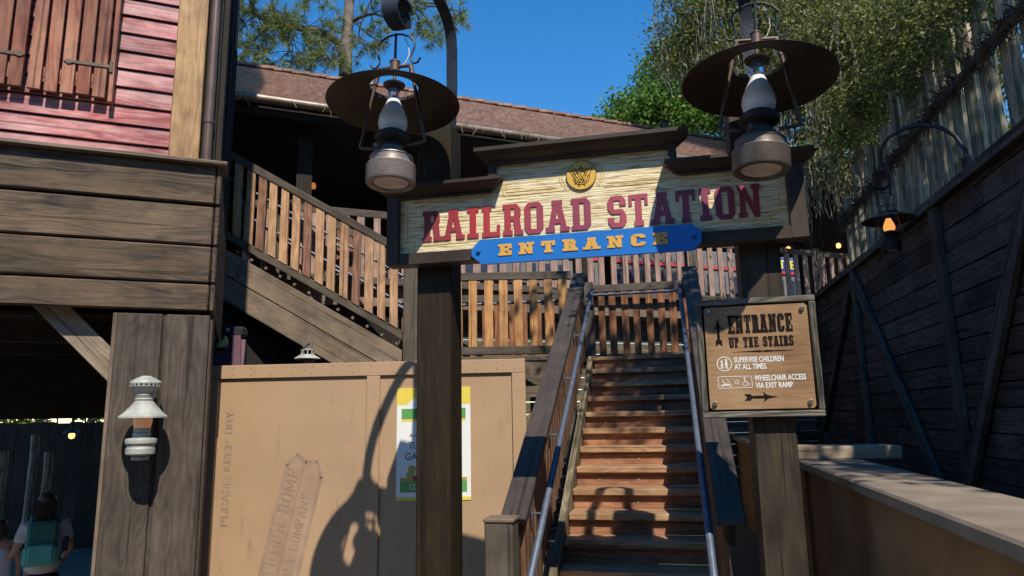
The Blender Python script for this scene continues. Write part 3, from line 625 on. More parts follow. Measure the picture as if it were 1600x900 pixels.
def poster():
    t = thing('poster', 'white poster with green bands and yellow edges on the tan hoarding behind the dark post', 'poster', (0, 7.2 * HS, 1.75 * (1 - HS)), R(-3.25)); t.scale = (HS, HS, HS)
    x0, x1, z0, z1 = -1.222, -0.455, 0.93, 2.062
    mb = MB(); mb.box(((x0 + x1) / 2, 0.016, (z0 + z1) / 2), (x1 - x0, 0.003, z1 - z0)); mb.build('sheet', M['paper'], t)
    def band(a, b, c, d, m, y, name): q = MB(); q.prism([(a, c), (b, c), (b, d), (a, d)], y, y + .0004); q.build(name, m, t)
    band(x0, x1, z1 - .175, z1, M['yellow'], 0.0138, 'top_band'); band(x0, x1, z0, z0 + .035, M['yellow'], 0.0138, 'bottom_band')
    band(x0 + .05, x1 - .05, z1 - .32, z1 - .215, M['green'], 0.0138, 'ribbon'); band(x0 + .05, x1 - .05, z1 - .345, z1 - .3205, M['yellow'], 0.0138, 'ribbon_edge')
    band(x0 + .04, x1 - .04, z0 + .08, z0 + .19, M['green'], 0.0138, 'footer'); band(x0 + .04, x1 - .04, z0 + .1905, z0 + .225, M['gold2'], 0.0138, 'footer_edge')
    q = MB(); q.prism([(x0 + .17, z0 + .2), (x0 + .21, z0 + .33), (x0 + .14, z0 + .35), (x0 + .10, z0 + .24)], .0128, .0133); q.build('picture', M['gold2'], t)
    q = MB(); q.lathe((x0 + .20, 0.0125, z0 + .22), [(0, 0), (.03, .0002)], 14, Matrix.Rotation(PI / 2, 3, 'X')); q.build('picture', M['red'], t)
    q = MB(); q.prism([(x0 + .10, z1 - .175), (x0 + .18, z1 - .11), (x0 + .26, z1 - .14), (x0 + .30, z1 - .06), (x0 + .36, z1 - .175)], .0132, .0136); q.build('picture', M['paper'], t)
    text_obj('lettering', 'TU', 0.10, M['ink'], t, (x0 + .125, 0.0135, z1 - .62), width=.095); text_obj('lettering', 'GATI', 0.10, M['ink'], t, (x0 + .085, 0.0135, z1 - .73), width=.20)
    text_obj('lettering', 'CO', 0.085, M['paper'], t, (x0 + .135, 0.0133, z0 + .105), width=.085); text_obj('lettering', 'family', 0.05, M['ink'], t, (x0 + .13, 0.0135, z1 - .50), width=.12, shear=.3); text_obj('lettering', 'on', 0.05, M['ink'], t, (x0 + .2, 0.0135, z1 - .555), width=.04, shear=.3)
poster()

# ================================================================ sign posts with iron hooks
def sign_post(u, label, mat_low, dz=0.0):
    t = s_thing('sign_post', label, 'post', u, 0.2, 0, 'posts that carry the station sign')
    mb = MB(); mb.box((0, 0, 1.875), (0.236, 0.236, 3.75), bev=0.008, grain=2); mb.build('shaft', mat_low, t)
    # flat iron bar rising from the post top, arching over and curling up at its end
    mb = MB(); pts = []
    f = lambda s_, z: (0.065 - 0.14 * (s_ / 0.62), 0.05 - s_, z + dz)
    pts += [f(0, 3.35), f(0, 3.75), f(-0.02, 4.1), f(-0.02, 4.37)]
    for k in range(1, 14):
        a = PI * k / 14; pts.append(f(0.29 - 0.31 * math.cos(a), 4.42 + 0.30 * math.sin(a)))
    pts += [f(0.605, 4.42), f(0.585, 4.34), f(0.57, 4.28), f(0.57, 4.24)]
    for k in range(0, 13):
        a = -PI * 0.55 + PI * 1.55 * k / 12; r_ = 0.105 - 0.004 * k; pts.append(f(0.645 + r_ * math.cos(a) , 4.315 + r_ * math.sin(a)) )
    pts = [Vector(p) for p in pts]
    side = Vector((0.994, -0.11, 0)); W2 = 0.040; T2 = 0.007; n = len(pts); V = []; F = []; U = []
    for k, p in enumerate(pts):
        d = (pts[min(k + 1, n - 1)] - pts[max(k - 1, 0)]).normalized(); nn = side.cross(d).normalized()
        wk = W2 * (1.0 + 0.9 * max(0, (k - n + 17) / 17))
        for a, b in ((-1, -1), (1, -1), (1, 1), (-1, 1)): V.append(p + side * a * wk + nn * b * T2)
    for k in range(n - 1):
        for i in range(4):
            j = (i + 1) % 4; F.append((k * 4 + i, k * 4 + j, k * 4 + 4 + j, k * 4 + 4 + i)); U.append([(0, 0)] * 4)
    F.append((0, 1, 2, 3)); U.append([(0, 0)] * 4); F.append(tuple((n - 1) * 4 + i for i in range(4))); U.append([(0, 0)] * 4)
    mb.faces(V, F, U); mb.build('hook_bracket', M['iron'], t)
    return t
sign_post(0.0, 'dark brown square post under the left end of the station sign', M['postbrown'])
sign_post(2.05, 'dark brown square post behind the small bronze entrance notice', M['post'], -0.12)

# ================================================================ station sign
def cornice(mb, u0, u1, z0, z1, p, mi=0):
    h = z1 - z0; prof = [(0.0, z0), (-.30 * p, z0), (-.34 * p, z0 + .22 * h), (-.55 * p, z0 + .30 * h), (-.95 * p, z0 + .70 * h), (-p, z0 + .74 * h), (-p, z1), (.085, z1), (.085, z0)]
    V = []; F = []; U = []; n = len(prof)
    for sgn, ue in ((1, u0), (-1, u1)):
        for (y, z) in prof:
            ins = (p + min(y, 0)) if z < z1 - 1e-6 else 0
            V.append((ue + sgn * (ins if y < 0.05 else (p if z < z1 - 1e-6 else 0)), y, z))
    for i in range(n):
        j = (i + 1) % n; F.append((i, j, j + n, i + n)); U.append([(0, prof[i][1]), (0, prof[j][1]), (u1 - u0, prof[j][1]), (u1 - u0, prof[i][1])])
    F.append(tuple(range(n))[::-1]); U.append([(0, 0)] * n); F.append(tuple(range(n, 2 * n))); U.append([(0, 0)] * n)
    mb.faces(V, F, U, mi=mi)
def station_sign():
    t = s_thing('station_sign', 'large cream sign reading RAILROAD STATION with stepped brown cornice', 'sign')
    mb = MB(); mb.prism([(-.25, 2.77), (2.28, 2.77), (2.28, 3.20), (1.575, 3.20), (1.575, 3.38), (.435, 3.38), (.435, 3.20), (-.25, 3.20)], 0.0, 0.05); p = mb.build('sign_panel', M['panel'], t)
    mb = MB(); mb.box((-.248, 0.022, 2.973), (.085, .115, .475), bev=.004, grain=2); mb.box((2.270, 0.022, 2.973), (.10, .115, .475), bev=.004, grain=2)
    mb.box((1.0125, 0.0225, 2.773), (2.428, .112, .078), bev=.004); mb.box((.432, .015, 3.30), (.052, .09, .16)); mb.box((1.578, .015, 3.30), (.052, .09, .16))
    mb.box((1.01, .064, 3.0), (2.5, .022, .40)); mb.build('frame', M['signframe'], t)
    for a in ((-.345, .505, 3.182, 3.262, .105), (1.52, 2.405, 3.182, 3.262, .105), (.335, 1.68, 3.362, 3.458, .115)):
        mb = MB(); cornice(mb, *a); mb.build('cornice', M['signframe'], t)
    mb = MB(); slab_word(mb, 'RAILROAD', -.048, 1.062, 2.888, .206, -0.0005, .006, t=.27, s=.15); mb.build('lettering', M['letter'], t); mb = MB(); slab_word(mb, 'STATION', 1.168, 2.072, 2.886, .202, -0.0005, .006, t=.27, s=.15)
    mb.build('lettering', M['letter'], t)
    # pinstripe
    mb = MB()
    def line(x0, z0, x1, z1, w_=.006): mb.bar((x0, -.0012, z0), (x1, -.0012, z1), .002, w_, up=(0, 0, 1) if abs(x1 - x0) > abs(z1 - z0) else (1, 0, 0))
    line(-.13, 2.865, .27, 2.865); line(-.13, 3.155, .42, 3.155); line(-.155, 2.89, -.155, 3.13); line(-.175, 2.84, -.105, 2.84); line(-.105, 2.84, -.105, 2.90); line(-.175, 2.90, -.105, 2.90)
    line(1.80, 2.865, 2.15, 2.865); line(1.62, 3.155, 2.15, 3.155); line(2.175, 2.89, 2.175, 3.13); line(2.12, 2.84, 2.19, 2.84); line(2.12, 2.84, 2.12, 2.90); line(2.12, 2.90, 2.19, 2.90)
    for s_, (a, b) in ((1, (.50, .875)), (-1, (1.15, 1.53))):
        for o_ in (0, .022): line(a + o_, 3.155 + o_, b - o_, 3.155 + o_, .005); line(a + o_, 3.325 - o_, b - o_, 3.325 - o_, .005); x = a + o_ if s_ > 0 else b - o_; line(x, 3.155 + o_, x, 3.325 - o_, .005)
    for rr in (.125, .142):
        for s_ in (0, 1):
            q = [(1.012 + rr * math.cos(PI * s_ + R(b)), -.0012, 3.243 + rr * math.sin(PI * s_ + R(b)) * .75) for b in range(-45, 46, 9)]
            for k in range(len(q) - 1): mb.bar(q[k], q[k + 1], .002, .005, up=(1, 0, 0))
    mb.build('pinstripe', M['goldline'], p)
    # round emblem with monogram
    mb = MB(); mb.lathe((1.012, 0, 3.243), [(0, .010), (.094, .010), (.097, .006), (.097, 0)], 48, Matrix.Rotation(PI / 2, 3, 'X')); e = mb.build('emblem', M['gold'], t)
    mb = MB(); cx, cz = 1.012, 3.240
    def st(x0, z0, x1, z1, w_=.0035): mb.bar((cx + x0, -.0112, cz + z0), (cx + x1, -.0112, cz + z1), .002, w_, up=(0, 0, 1) if abs(x1 - x0) > abs(z1 - z0) else (1, 0, 0))
    mb2 = [(1.012 + .0945 * math.cos(R(b)), -.0105, 3.243 + .0945 * math.sin(R(b))) for b in range(0, 361, 9)]
    for k in range(len(mb2) - 1): mb.bar(mb2[k], mb2[k + 1], .002, .0035, up=(0, 1, 0))
    def outl(pts_, w_=.003):
        for a_, b_ in zip(pts_, pts_[1:]): st(*a_, *b_, w_)
    outl([(-.072, .036), (-.055, .036), (-.010, -.040), (.0, -.020), (.010, -.040), (.048, .045), (.072, .045)]); outl([(-.072, .036), (-.040, -.020)]); outl([(-.055, .045), (-.035, .045), (-.002, -.030)])
    outl([(.072, .045), (.030, -.035)]); outl([(-.030, .020), (-.008, .020), (.020, -.042)]); outl([(-.008, .026), (.016, .026), (.030, -.004)]); outl([(.036, .050), (.006, -.02)])
    for rr in (.041, .053):
        for a0, a1 in ((40, 175), (190, 370)):
            q = [(rr * math.cos(R(b)), rr * math.sin(R(b)) - .006) for b in range(a0, a1 + 1, 9)]
            for k in range(len(q) - 1): st(*q[k], *q[k + 1], .003)
    outl([(-.040, -.01), (-.040, -.052), (-.02, -.052)]); outl([(-.010, .048), (-.002, .064), (.006, .048)]); outl([(-.022, -.056), (-.016, -.072), (-.008, -.057)]); outl([(.012, -.057), (.020, -.070), (.024, -.054)])
    mb.build('monogram', M['darkmark'], e)
    # blue board hung on the lower edge
    mb = MB(); z0, z1, a, b = 2.698, 2.858, .302, 1.716
    mb.prism([(a, 2.775), (a, 2.755), (a + .07, z0), (b - .05, z0), (b, 2.745), (b, 2.81), (b - .05, z1), (a + .055, z1), (a, 2.80)], -.062, -.036); bb = mb.build('entrance_board', M['blue'], t)
    mb = MB(); slab_word(mb, 'ENTRANCE', .478, 1.520, 2.744, .074, -.0622, .004, first=1.0, gap=.42, t=.30, s=.22, e=.10); mb.build('lettering', M['goldlet'], bb)
    for x in (a + .045, b - .045): q = MB(); q.lathe((x, -.062, 2.778), [(0, .014), (.009, .012), (.014, .005), (.016, 0)], 20, Matrix.Rotation(PI / 2, 3, 'X')); q.build('bolt', M['bluebolt'], bb)
station_sign()

# ================================================================ small bronze notice
def notice():
    t = s_thing('entrance_notice', 'small bronze notice reading ENTRANCE UP THE STAIRS in old grey frame', 'sign')
    u0, u1, z0, z1 = 1.655, 2.322, 1.718, 2.407; Y = 0.045
    mb = MB(); f = .036
    mb.box(((u0 + u1) / 2, Y, z1 - f / 2), (u1 - u0, .05, f), bev=.005); mb.box(((u0 + u1) / 2, Y, z0 + f / 2), (u1 - u0, .05, f), bev=.005)
    for x in (u0 + f / 2, u1 - f / 2): mb.box((x, Y, (z0 + z1) / 2), (f, .049, z1 - z0 - 2 * f - .002), bev=.005)
    mb.build('frame', M['oldframe'], t)
    mb = MB(); mb.box(((u0 + u1) / 2, Y + .02, (z0 + z1) / 2), (u1 - u0 - .05, .012, z1 - z0 - .05)); mb.build('backing', M['darkmark'], t)
    mb = MB(); a, b, c, d, k = u0 + .047, u1 - .047, z0 + .047, z1 - .047, .014
    mb.prism([(a, c + k), (a + k, c), (b - k, c), (b, c + k), (b, d - k), (b - k, d), (a + k, d), (a, d - k)], .022, .040); pl = mb.build('plate', M['plate'], t)
    y = .0215
    mb = MB(); slab_word(mb, 'ENTRANCE', 1.832, 2.188, 2.200, .107, y, .0012, t=.36, s=.16, e=.08, gap=.10); mb.build('lettering', M['darkmark'], pl); mb = MB(); slab_word(mb, 'UP THE STAIRS', 1.834, 2.186, 2.118, .060, y, .0012, t=.34, s=.17, e=.09, gap=.16)
    mb.build('lettering', M['darkmark'], pl)
    # divider and two arrows
    mb = MB()
    mb.prism([(1.842, 2.093), (1.95, 2.096), (2.0, 2.099), (2.015, 2.095), (2.03, 2.099), (2.08, 2.096), (2.188, 2.093), (2.08, 2.091), (2.03, 2.088), (2.015, 2.092), (2.0, 2.088), (1.95, 2.091)], y - .0012, y)
    mb.build('ornament', M['darkmark'], pl)
    def arrow(cx, cz, L_, ang):
        mb = MB()
        s_ = L_ / 2; ca, sa = math.cos(ang), math.sin(ang); T = lambda p: (cx + p[0] * ca - p[1] * sa, cz + p[0] * sa + p[1] * ca)
        for k_, poly in enumerate(([(s_ * .12, .030), (s_ * .40, .010), (s_, 0), (s_ * .40, -.010), (s_ * .12, -.030), (s_ * .25, 0)], [(-s_ * .6, .008), (s_ * .3, .008), (s_ * .3, -.008), (-s_ * .6, -.008)],
                     [(-s_, .018), (-s_ * .62, .018), (-s_ * .5, 0), (-s_ * .62, -.018), (-s_, -.018), (-s_ * .82, 0)])): mb.prism([T(p) for p in poly], y - .0012 - k_ * .0001, y)
        mb.build('arrow', M['darkmark'], pl)
    arrow(1.776, 2.215, .17, PI / 2); arrow(1.985, 1.832, .18, 0)
    wt = lambda s_, x0, x1, z: text_obj('white_lettering', s_, .044, M['white'], pl, (x0, y, z), width=x1 - x0, bold=.0009)
    wt('SUPERVISE CHILDREN', 1.852, 2.124, 2.032); wt('AT ALL TIMES.', 1.853, 2.032, 1.992); wt('WHEELCHAIR ACCESS', 1.957, 2.236, 1.925); wt('VIA EXIT RAMP', 1.960, 2.162, 1.883)
    mb = MB()
    def ring(cx, cz, r_, w_, n=28, a0=0, a1=360):
        for k in range(n):
            p, q = R(a0 + (a1 - a0) * k / n), R(a0 + (a1 - a0) * (k + 1) / n)
            mb.prism([(cx + r_ * math.cos(p), cz + r_ * math.sin(p)), (cx + (r_ + w_) * math.cos(p), cz + (r_ + w_) * math.sin(p)), (cx + (r_ + w_) * math.cos(q), cz + (r_ + w_) * math.sin(q)), (cx + r_ * math.cos(q), cz + r_ * math.sin(q))], y - .001, y)
    def ln(x0, z0, x1, z1, w_=.004): mb.bar((x0, y - .0006, z0), (x1, y - .0006, z1), .0012, w_, up=(0, 0, 1) if abs(x1 - x0) > abs(z1 - z0) else (1, 0, 0))
    ring(1.797, 2.026, .038, .0045)
    for cx, k_ in ((1.783, .75), (1.808, 1.0)):      # child and grown up
        ring(cx, 2.048 if k_ == 1 else 2.040, .0005, .0055, 12); ln(cx, 2.040 if k_ == 1 else 2.032, cx, 2.015, .012 * k_); ln(cx - .004, 2.017, cx - .004, 1.998, .005); ln(cx + .004, 2.017, cx + .004, 1.998, .005)
    ln(1.785, 2.028, 1.806, 2.022, .003)
    x0, x1, a, b = 1.756, 1.942, 1.886, 1.952
    for q in ((x0 + .006, a, x1 - .006, a), (x0 + .006, b, x1 - .006, b), (x0, a + .006, x0, b - .006), (x1, a + .006, x1, b - .006), (x0, a + .006, x0 + .006, a), (x0, b - .006, x0 + .006, b), (x1, a + .006, x1 - .006, a), (x1, b - .006, x1 - .006, b)): ln(*q, .003)
    ring(1.776, 1.900, .004, .003, 14); ring(1.822, 1.900, .004, .003, 14); ln(1.782, 1.905, 1.816, 1.905, .009); ln(1.780, 1.938, 1.788, 1.914, .004); ln(1.788, 1.914, 1.808, 1.916, .003); ln(1.806, 1.938, 1.822, 1.908, .003); ln(1.798, 1.938, 1.808, 1.938, .003)
    ln(1.848, 1.925, 1.860, 1.925, .003); ln(1.848, 1.913, 1.860, 1.913, .003); ln(1.860, 1.932, 1.872, 1.919, .003); ln(1.860, 1.906, 1.872, 1.919, .003); ln(1.848, 1.913, 1.848, 1.925, .003)
    ring(1.905, 1.910, .013, .003, 20, 140, 400); ln(1.902, 1.938, 1.904, 1.915, .004); ln(1.904, 1.917, 1.920, 1.915, .003); ln(1.920, 1.915, 1.930, 1.897, .003); ring(1.902, 1.943, .0005, .004, 10); ln(1.904, 1.927, 1.914, 1.926, .003)
    mb.build('pictogram', M['white'], pl)
    for x in (1.730, 2.246):
        for z in (2.330, 1.800): q = MB(); q.lathe((x, .022, z), [(0, .018), (.010, .016), (.014, .010), (.015, .0)], 18, Matrix.Rotation(PI / 2, 3, 'X')); q.build('bolt', M['bolt'], t)
notice()

# ================================================================ big hanging oil lanterns
def hanging_lantern(u, v, z, label, group, base_mat, scale=1.0, rz=0.0, glass=None, shade_mat=None, local=True, world=None, tilt=(0, 0), shade_dark=None):
    """z = height of the lantern's underside"""
    if world is None: t = s_thing('hanging_lantern', label, 'lantern', u, v, z, group)
    else: t = thing('hanging_lantern', label, 'lantern', world, R(SA), group)
    t.scale = (scale,) * 3; t.rotation_euler = (R(tilt[0]), R(tilt[1]), t.rotation_euler[2] + rz)
    K = 1
    mb = MB(); mb.lathe((0, 0, 0), [(.150, .668), (.160, .665), (.395, .556), (.403, .549), (.398, .544), (.160, .657), (.150, .660), (.150, .668)], 72)
    # rim collar around the hole
    mb.lathe((0, 0, 0), [(.153, .662), (.153, .684), (.149, .684), (.149, .662), (.153, .662)], 48); mb.build('lamp_shade', shade_mat or M['shade'], t)
    mb = MB(); mb.lathe((0, 0, 0), [(.066, .366), (.082, .392), (.089, .425), (.084, .462), (.066, .510), (.050, .545), (.041, .568), (.037, .578)], 40); mb.build('globe', glass or M['globe'], t)
    mb = MB(); mb.lathe((0, 0, 0), [(.036, .579), (.036, .662)], 32); mb.build('chimney', M['clear'], t)
    mb = MB(); mb.lathe((0, 0, 0), [(.0, .645), (.035, .645), (.041, .652), (.042, .668), (.036, .672), (.064, .676), (.068, .684), (.044, .692), (.028, .706), (.010, .712), (.010, .84)], 32); mb.build('chimney_cap', M['rod'], t)
    zz = lambda pr: [(r_, .034 + z_ * .87) for r_, z_ in pr]
    mb = MB(); mb.lathe((0, 0, 0), zz([(0, .012), (.104, .012), (.108, .0), (.142, -.002), (.148, .010), (.148, .112), (.150, .118), (.146, .128), (.130, .136), (.129, .140), (.129, .178), (.133, .182), (.131, .190), (.112, .202), (.108, .206), (.100, .222), (.078, .240), (.074, .246), (.066, .262)]), 56)
    mb.tube([(-.05, -.09, .235), (-.06, -.115, .245)], .014, 12); b = mb.build('oil_tank', base_mat, t)
    mb = MB(); mb.lathe((0, 0, 0), zz([(0, .0105), (.102, .0105)]), 40); mb.build('bottom_disc', M['bottomdisc'], b)
    mb = MB(); mb.lathe((0, 0, 0), [(.060, .255), (.056, .285), (.078, .296), (.100, .312), (.106, .335), (.094, .352), (.075, .356), (.066, .372), (.050, .372)], 40); mb.build('burner', M['ironbase'], t)
    mb = MB()
    for s_ in (-1, 1):
        mb.tube([(s_ * .108, 0, .805), (s_ * .112, 0, .77), (s_ * .205, 0, .300), (s_ * .206, 0, .292), (s_ * .195, 0, .285), (s_ * .10, 0, .27)], .0105, 10)
        mb.tube([(s_ * .104, 0, .80), (s_ * .125, 0, .700)], .015, 10)
    mb.tube([(-.115, 0, .805), (.115, 0, .805)], .011, 10); mb.lathe((0, 0, 0), [(0, .775), (.030, .777), (.031, .835), (.034, .837), (.034, .843), (.012, .848), (.010, .862), (0, .864)], 24)
    mb.build('frame', M['rod'], t)
    mb = MB()
    mb.tube([(0, 0, .84), (0, 0, 1.04)], .009, 8)
    for s_ in (-1, 1):
        q = [(s_ * .165, 0, .850), (s_ * .150, 0, .820), (s_ * .125, 0, .815), (s_ * .108, 0, .835), (s_ * .100, 0, .86), (s_ * .115, 0, .90), (s_ * .128, 0, .935), (s_ * .122, 0, .97), (s_ * .09, 0, 1.005), (s_ * .045, 0, 1.028), (0, 0, 1.035)]
        mb.tube(q, .0065, 8)
    mb.build('hanger', M['iron'], t)
    mb = MB(); mb.tube([(0.05, .02, 1.02), (.075, .03, .96), (.08, .03, .90), (.06, .02, .84), (.02, 0, .80)], .0028, 6); mb.build('wire', M['nail'], t)
    return t
M['bottomdisc'] = plain('pale lamp underside', (0.66, 0.56, 0.50), 0.5, 0, 0.2, 10, 0.1)
hanging_lantern(-0.125, -0.37, 3.137, 'big brass grey lantern over the left end of the station sign', 'big hanging lanterns with wide flat shades', M['lampbase'], scale=1.04, tilt=(-3, 0))
hanging_lantern(2.035, -0.37, 3.005, 'big brass lantern in darker tree-shaded tone over the right end of the station sign', 'big hanging lanterns with wide flat shades', M['lampbase_shaded'], scale=1.04, tilt=(-3, 3))
# ================================================================ main staircase
RUN, RISE, ZL = 0.2895, 0.17, 2.463
def nos(k): return 1.908 + RUN * k, 0.933 + RISE * k       # nosing v, z of step k
def staircase():
    t = s_thing('staircase', 'main flight of redwood steps climbing to the landing', 'stairs')
    for k in range(-5, 9):
        v, z = nos(k)
        mb = MB(); mb.box((1.153, v + 0.150, z - 0.029), (1.15, 0.325, 0.058), bev=.007, grain=0); mb.build('tread', M['tread'], t)
        mb = MB(); mb.box((1.153, v + 0.045, z - 0.058 - 0.056), (1.15, 0.03, 0.112)); r_ = mb.build('riser', M['riser'], t)
        mb = MB()
        for u in (0.79, 1.15, 1.55): mb.lathe((u, v + .029, z - .118), [(0, .003), (.006, .002), (.007, 0)], 8, Matrix.Rotation(PI / 2, 3, 'X'))
        mb.build('bolt_heads', M['nail'], r_)
    for u in (0.545, 1.762):
        mb = MB(); (v0, z0), (v1, z1) = nos(-5.2), nos(8.6)
        mb.faces([(u + sx * .028, v, z) for sx in (-1, 1) for v, z in ((v0, z0 - .28), (v1, z1 - .28), (v1, z1 + .07), (v0, z0 + .07))],
                 [(0, 1, 2, 3), (4, 7, 6, 5), (0, 4, 5, 1), (1, 5, 6, 2), (2, 6, 7, 3), (3, 7, 4, 0)], [[(0, 0), (4.6, 0), (4.6, .35), (0, .35)]] * 2 + [[(0, 0), (0, .05), (4.6, .05), (4.6, 0)]] * 4)
        mb.build('stringer', M['oldplank'], t)
staircase()
M['sidebaluster'] = wood('brown side baluster', (0.09, 0.042, 0.022), (0.25, 0.135, 0.075), 0.65, 7, 1.0, 0.4, 0.5, knots=0.3, sat_isl=0.2)
def stair_railing(u, side, label, newel=True, step=0.16):
    t = s_thing('stair_railing', label, 'railing', group='wooden side railings of the main stairs')
    H = 1.02
    (v0, z0), (v1, z1) = nos(-5.0), nos(9.4); dv = Vector((0, v1 - v0, z1 - z0)).normalized()
    mb = MB(); mb.bar((u, v0 - .02, z0 + H - .03), (u, v1, z1 + H), 0.175, 0.045, up=(0, 0, 1), bev=.006); mb.build('cap_rail', M['cap'], t)
    mb = MB(); mb.bar((u, v0, z0 + H - .11), (u, v1, z1 + H - .09), 0.04, 0.13, up=(0, 0, 1)); mb.build('top_rail', M['darkbrown'], t)
    mb = MB(); mb.bar((u, v0, z0 + .135), (u, v1, z1 + .14), 0.06, 0.09, up=(0, 0, 1)); mb.build('bottom_rail', M['darkbrown'], t)
    n = int((v1 - v0) / step)
    for k in range(n):
        v = v0 + .15 + k * step; zz = z0 + (v - v0) * RISE / RUN
        b = MB(); b.box((u - side * 0.035, v, zz + .50), (0.03, 0.10, 0.86), Matrix.Rotation(random.uniform(-.02, .02), 3, 'X'), bev=.003); b.build('baluster', M['sidebaluster'], t)
    if newel:
        mb = MB(); mb.box((u - .055, v0 - .11, .52), (.185, .185, 1.14), bev=.008, grain=2); nw = mb.build('newel_post', M['rail'], t)
        mb = MB(); mb.box((u - .055, v0 - .11, 1.10), (.200, .200, .022), bev=.005, grain=0); mb.build('post_cap', M['stringer'], nw)
    return t
stair_railing(0.425, -1, 'wooden stair railing on the left with square newel at its foot', True, .135)
stair_railing(1.800, 1, 'wooden stair railing on the right behind the bronze notice', False, .103)
def handrail(u, side, label):
    t = s_thing('handrail', label, 'handrail', group='round metal handrails of the main stairs')
    (v0, z0), (v1, z1) = nos(-6.4), nos(8.6); H = .90
    mb = MB(); mb.tube([(u, v0 - .03, 0), (u, v0 - .03, z0 + H - .07), (u, v0, z0 + H), (u, v1, z1 + H), (u, v1 + .05, z1 + H + .01), (u + side * .04, v1 + .09, z1 + H - .03), (u + side * .04, v1 + .09, z1 + H - .15)], .024, 14); mb.build('rail', M['pipe'], t)
    for k in (-4, -1, 2, 5, 8):
        v, z = nos(k); mb = MB(); mb.tube([(u, v, z + H - .02), (u, v, z + H - .07), (u + side * .10, v, z + H - .07)], .007, 8); mb.box((u + side * .10, v, z + H - .07), (.01, .05, .08)); mb.build('bracket', M['pipe'], t)
handrail(0.595, -1, 'long metal handrail along the left side of the steps')
handrail(1.665, 1, 'long metal handrail along the right side of the steps')

# ================================================================ landing and the upper flight
YF = 8.95
def wbox(name, c, size, mat, parent=None, **k): mb = MB(); mb.box(c, size, **k); return mb.build(name, mat, parent)
def landing():
    t = thing('stair_landing', 'timber landing at the head of the steps under the upper platform', 'landing', (0, 0, 0))
    mb = MB()
    for k in range(9): mb.box((-.05, YF + .08 + k * .145, ZL - .022), (2.7, .139, .044))
    mb.build('deck', M['tread'], t)
    mb = MB(); mb.box((-.30, YF + .02, ZL - .14), (2.1, .05, .2)); mb.box((-.30, YF + .08, 2.06), (2.0, .05, .14)); mb.build('rim_board', M['stringer'], t)
    for x in (-1.30, -.35, .72):
        b = MB(); b.box((x, YF + .04, 1.15), (.16, .16, 2.3), grain=2); b.build('support_post', M['stringer'], t)
    mb = MB(); mb.bar((-1.2, YF + .2, .6), (.7, YF + .2, 2.1), .05, .12); mb.bar((-.3, YF + .25, 1.9), (.9, YF + .25, 1.2), .05, .12); mb.build('brace', M['stringer'], t)
    # part of the landing that lies square to the steps
    o = s_thing('landing_deck', 'top deck of the main flight with risers below its edge', 'deck')
    v, z = nos(9)
    mb = MB(); mb.box((1.153, v + .5, z - .022), (1.6, 1.05, .044), grain=0); mb.build('boards', M['tread'], o)
    mb = MB(); mb.box((1.153, v + .02, z - .107), (1.15, .03, .125)); mb.build('riser', M['riser'], o)
landing()
def straight_railing(parent_label, x0, x1, y, zt, zb, mat_b, spacing, bw, mat_r, rot=None, posts=(), frame='w', group=None, jitter=.01, rails=.105, sat=None, cap=True):
    if frame == 'w': t = thing('railing', parent_label, 'railing', (0, 0, 0), 0, group)
    elif frame == 's': t = s_thing('railing', parent_label, 'railing', group=group)
    else: t = l_thing('railing', parent_label, 'railing', group=group)
    xm = (x0 + x1) / 2
    mb = MB(); mb.box((xm, y, zt - rails / 2), (x1 - x0, .09, rails), bev=.006); mb.build('top_rail', mat_r, t)
    mb = MB(); mb.box((xm, y, zb + rails / 2), (x1 - x0, .09, rails), bev=.006); mb.build('bottom_rail', mat_r, t)
    n = int((x1 - x0) / spacing)
    for k in range(n):
        b = MB(); x = x0 + spacing * (k + .5) + random.uniform(-jitter, jitter)
        b.box((x, y - .025, (zt + zb) / 2), (bw * random.uniform(.92, 1.06), .028, zt - zb - rails * 1.6), Matrix.Rotation(random.uniform(-.008, .008), 3, 'Y'), bev=.003, grain=2); b.build('baluster', mat_b, t)
    for x in posts:
        b = MB(); b.box((x, y + .02, (zt + zb) / 2 - .1), (.14, .14, zt - zb + .3), grain=2); b.build('post', mat_r, t)
    return t
straight_railing('level baluster railing between grey post and the stairs', -1.20, .78, YF - .02, 3.615, 2.535, M['baluster'], .197, .108, M['rail'])
straight_railing('rear landing railing of red brown balusters behind the level railing', -1.25, .70, YF + 1.05, 3.50, 2.50, M['redbaluster'], .19, .10, M['rail'])
straight_railing('railing of red brown balusters closing the top of the steps', .35, 1.95, 5.55, 3.56, 2.47, M['redbaluster'], .165, .10, M['rail'], frame='s', posts=(.42,))
t = thing('landing_handrail', 'thin metal handrail running level behind the landing balusters', 'handrail')
mb = MB(); mb.tube([(-1.2, YF + .10, 3.20), (.78, YF + .10, 3.25)], .02, 10)
mb.build('rail', M['pipe'], t); mb = MB()
for x in (-1.0, -.2, .6): mb.box((x, YF + .06, 3.21), (.02, .09, .02))
mb.build('bracket', M['pipe'], t)
t = s_thing('cross_handrail', 'short metal handrail crossing at the top of the steps', 'handrail')
mb = MB(); mb.tube([(.40, 5.40, 3.40), (1.60, 5.40, 3.40), (1.72, 5.38, 3.44), (1.74, 5.34, 3.50), (1.74, 5.3, 3.56)], .021, 10); mb.build('rail', M['pipe'], t)

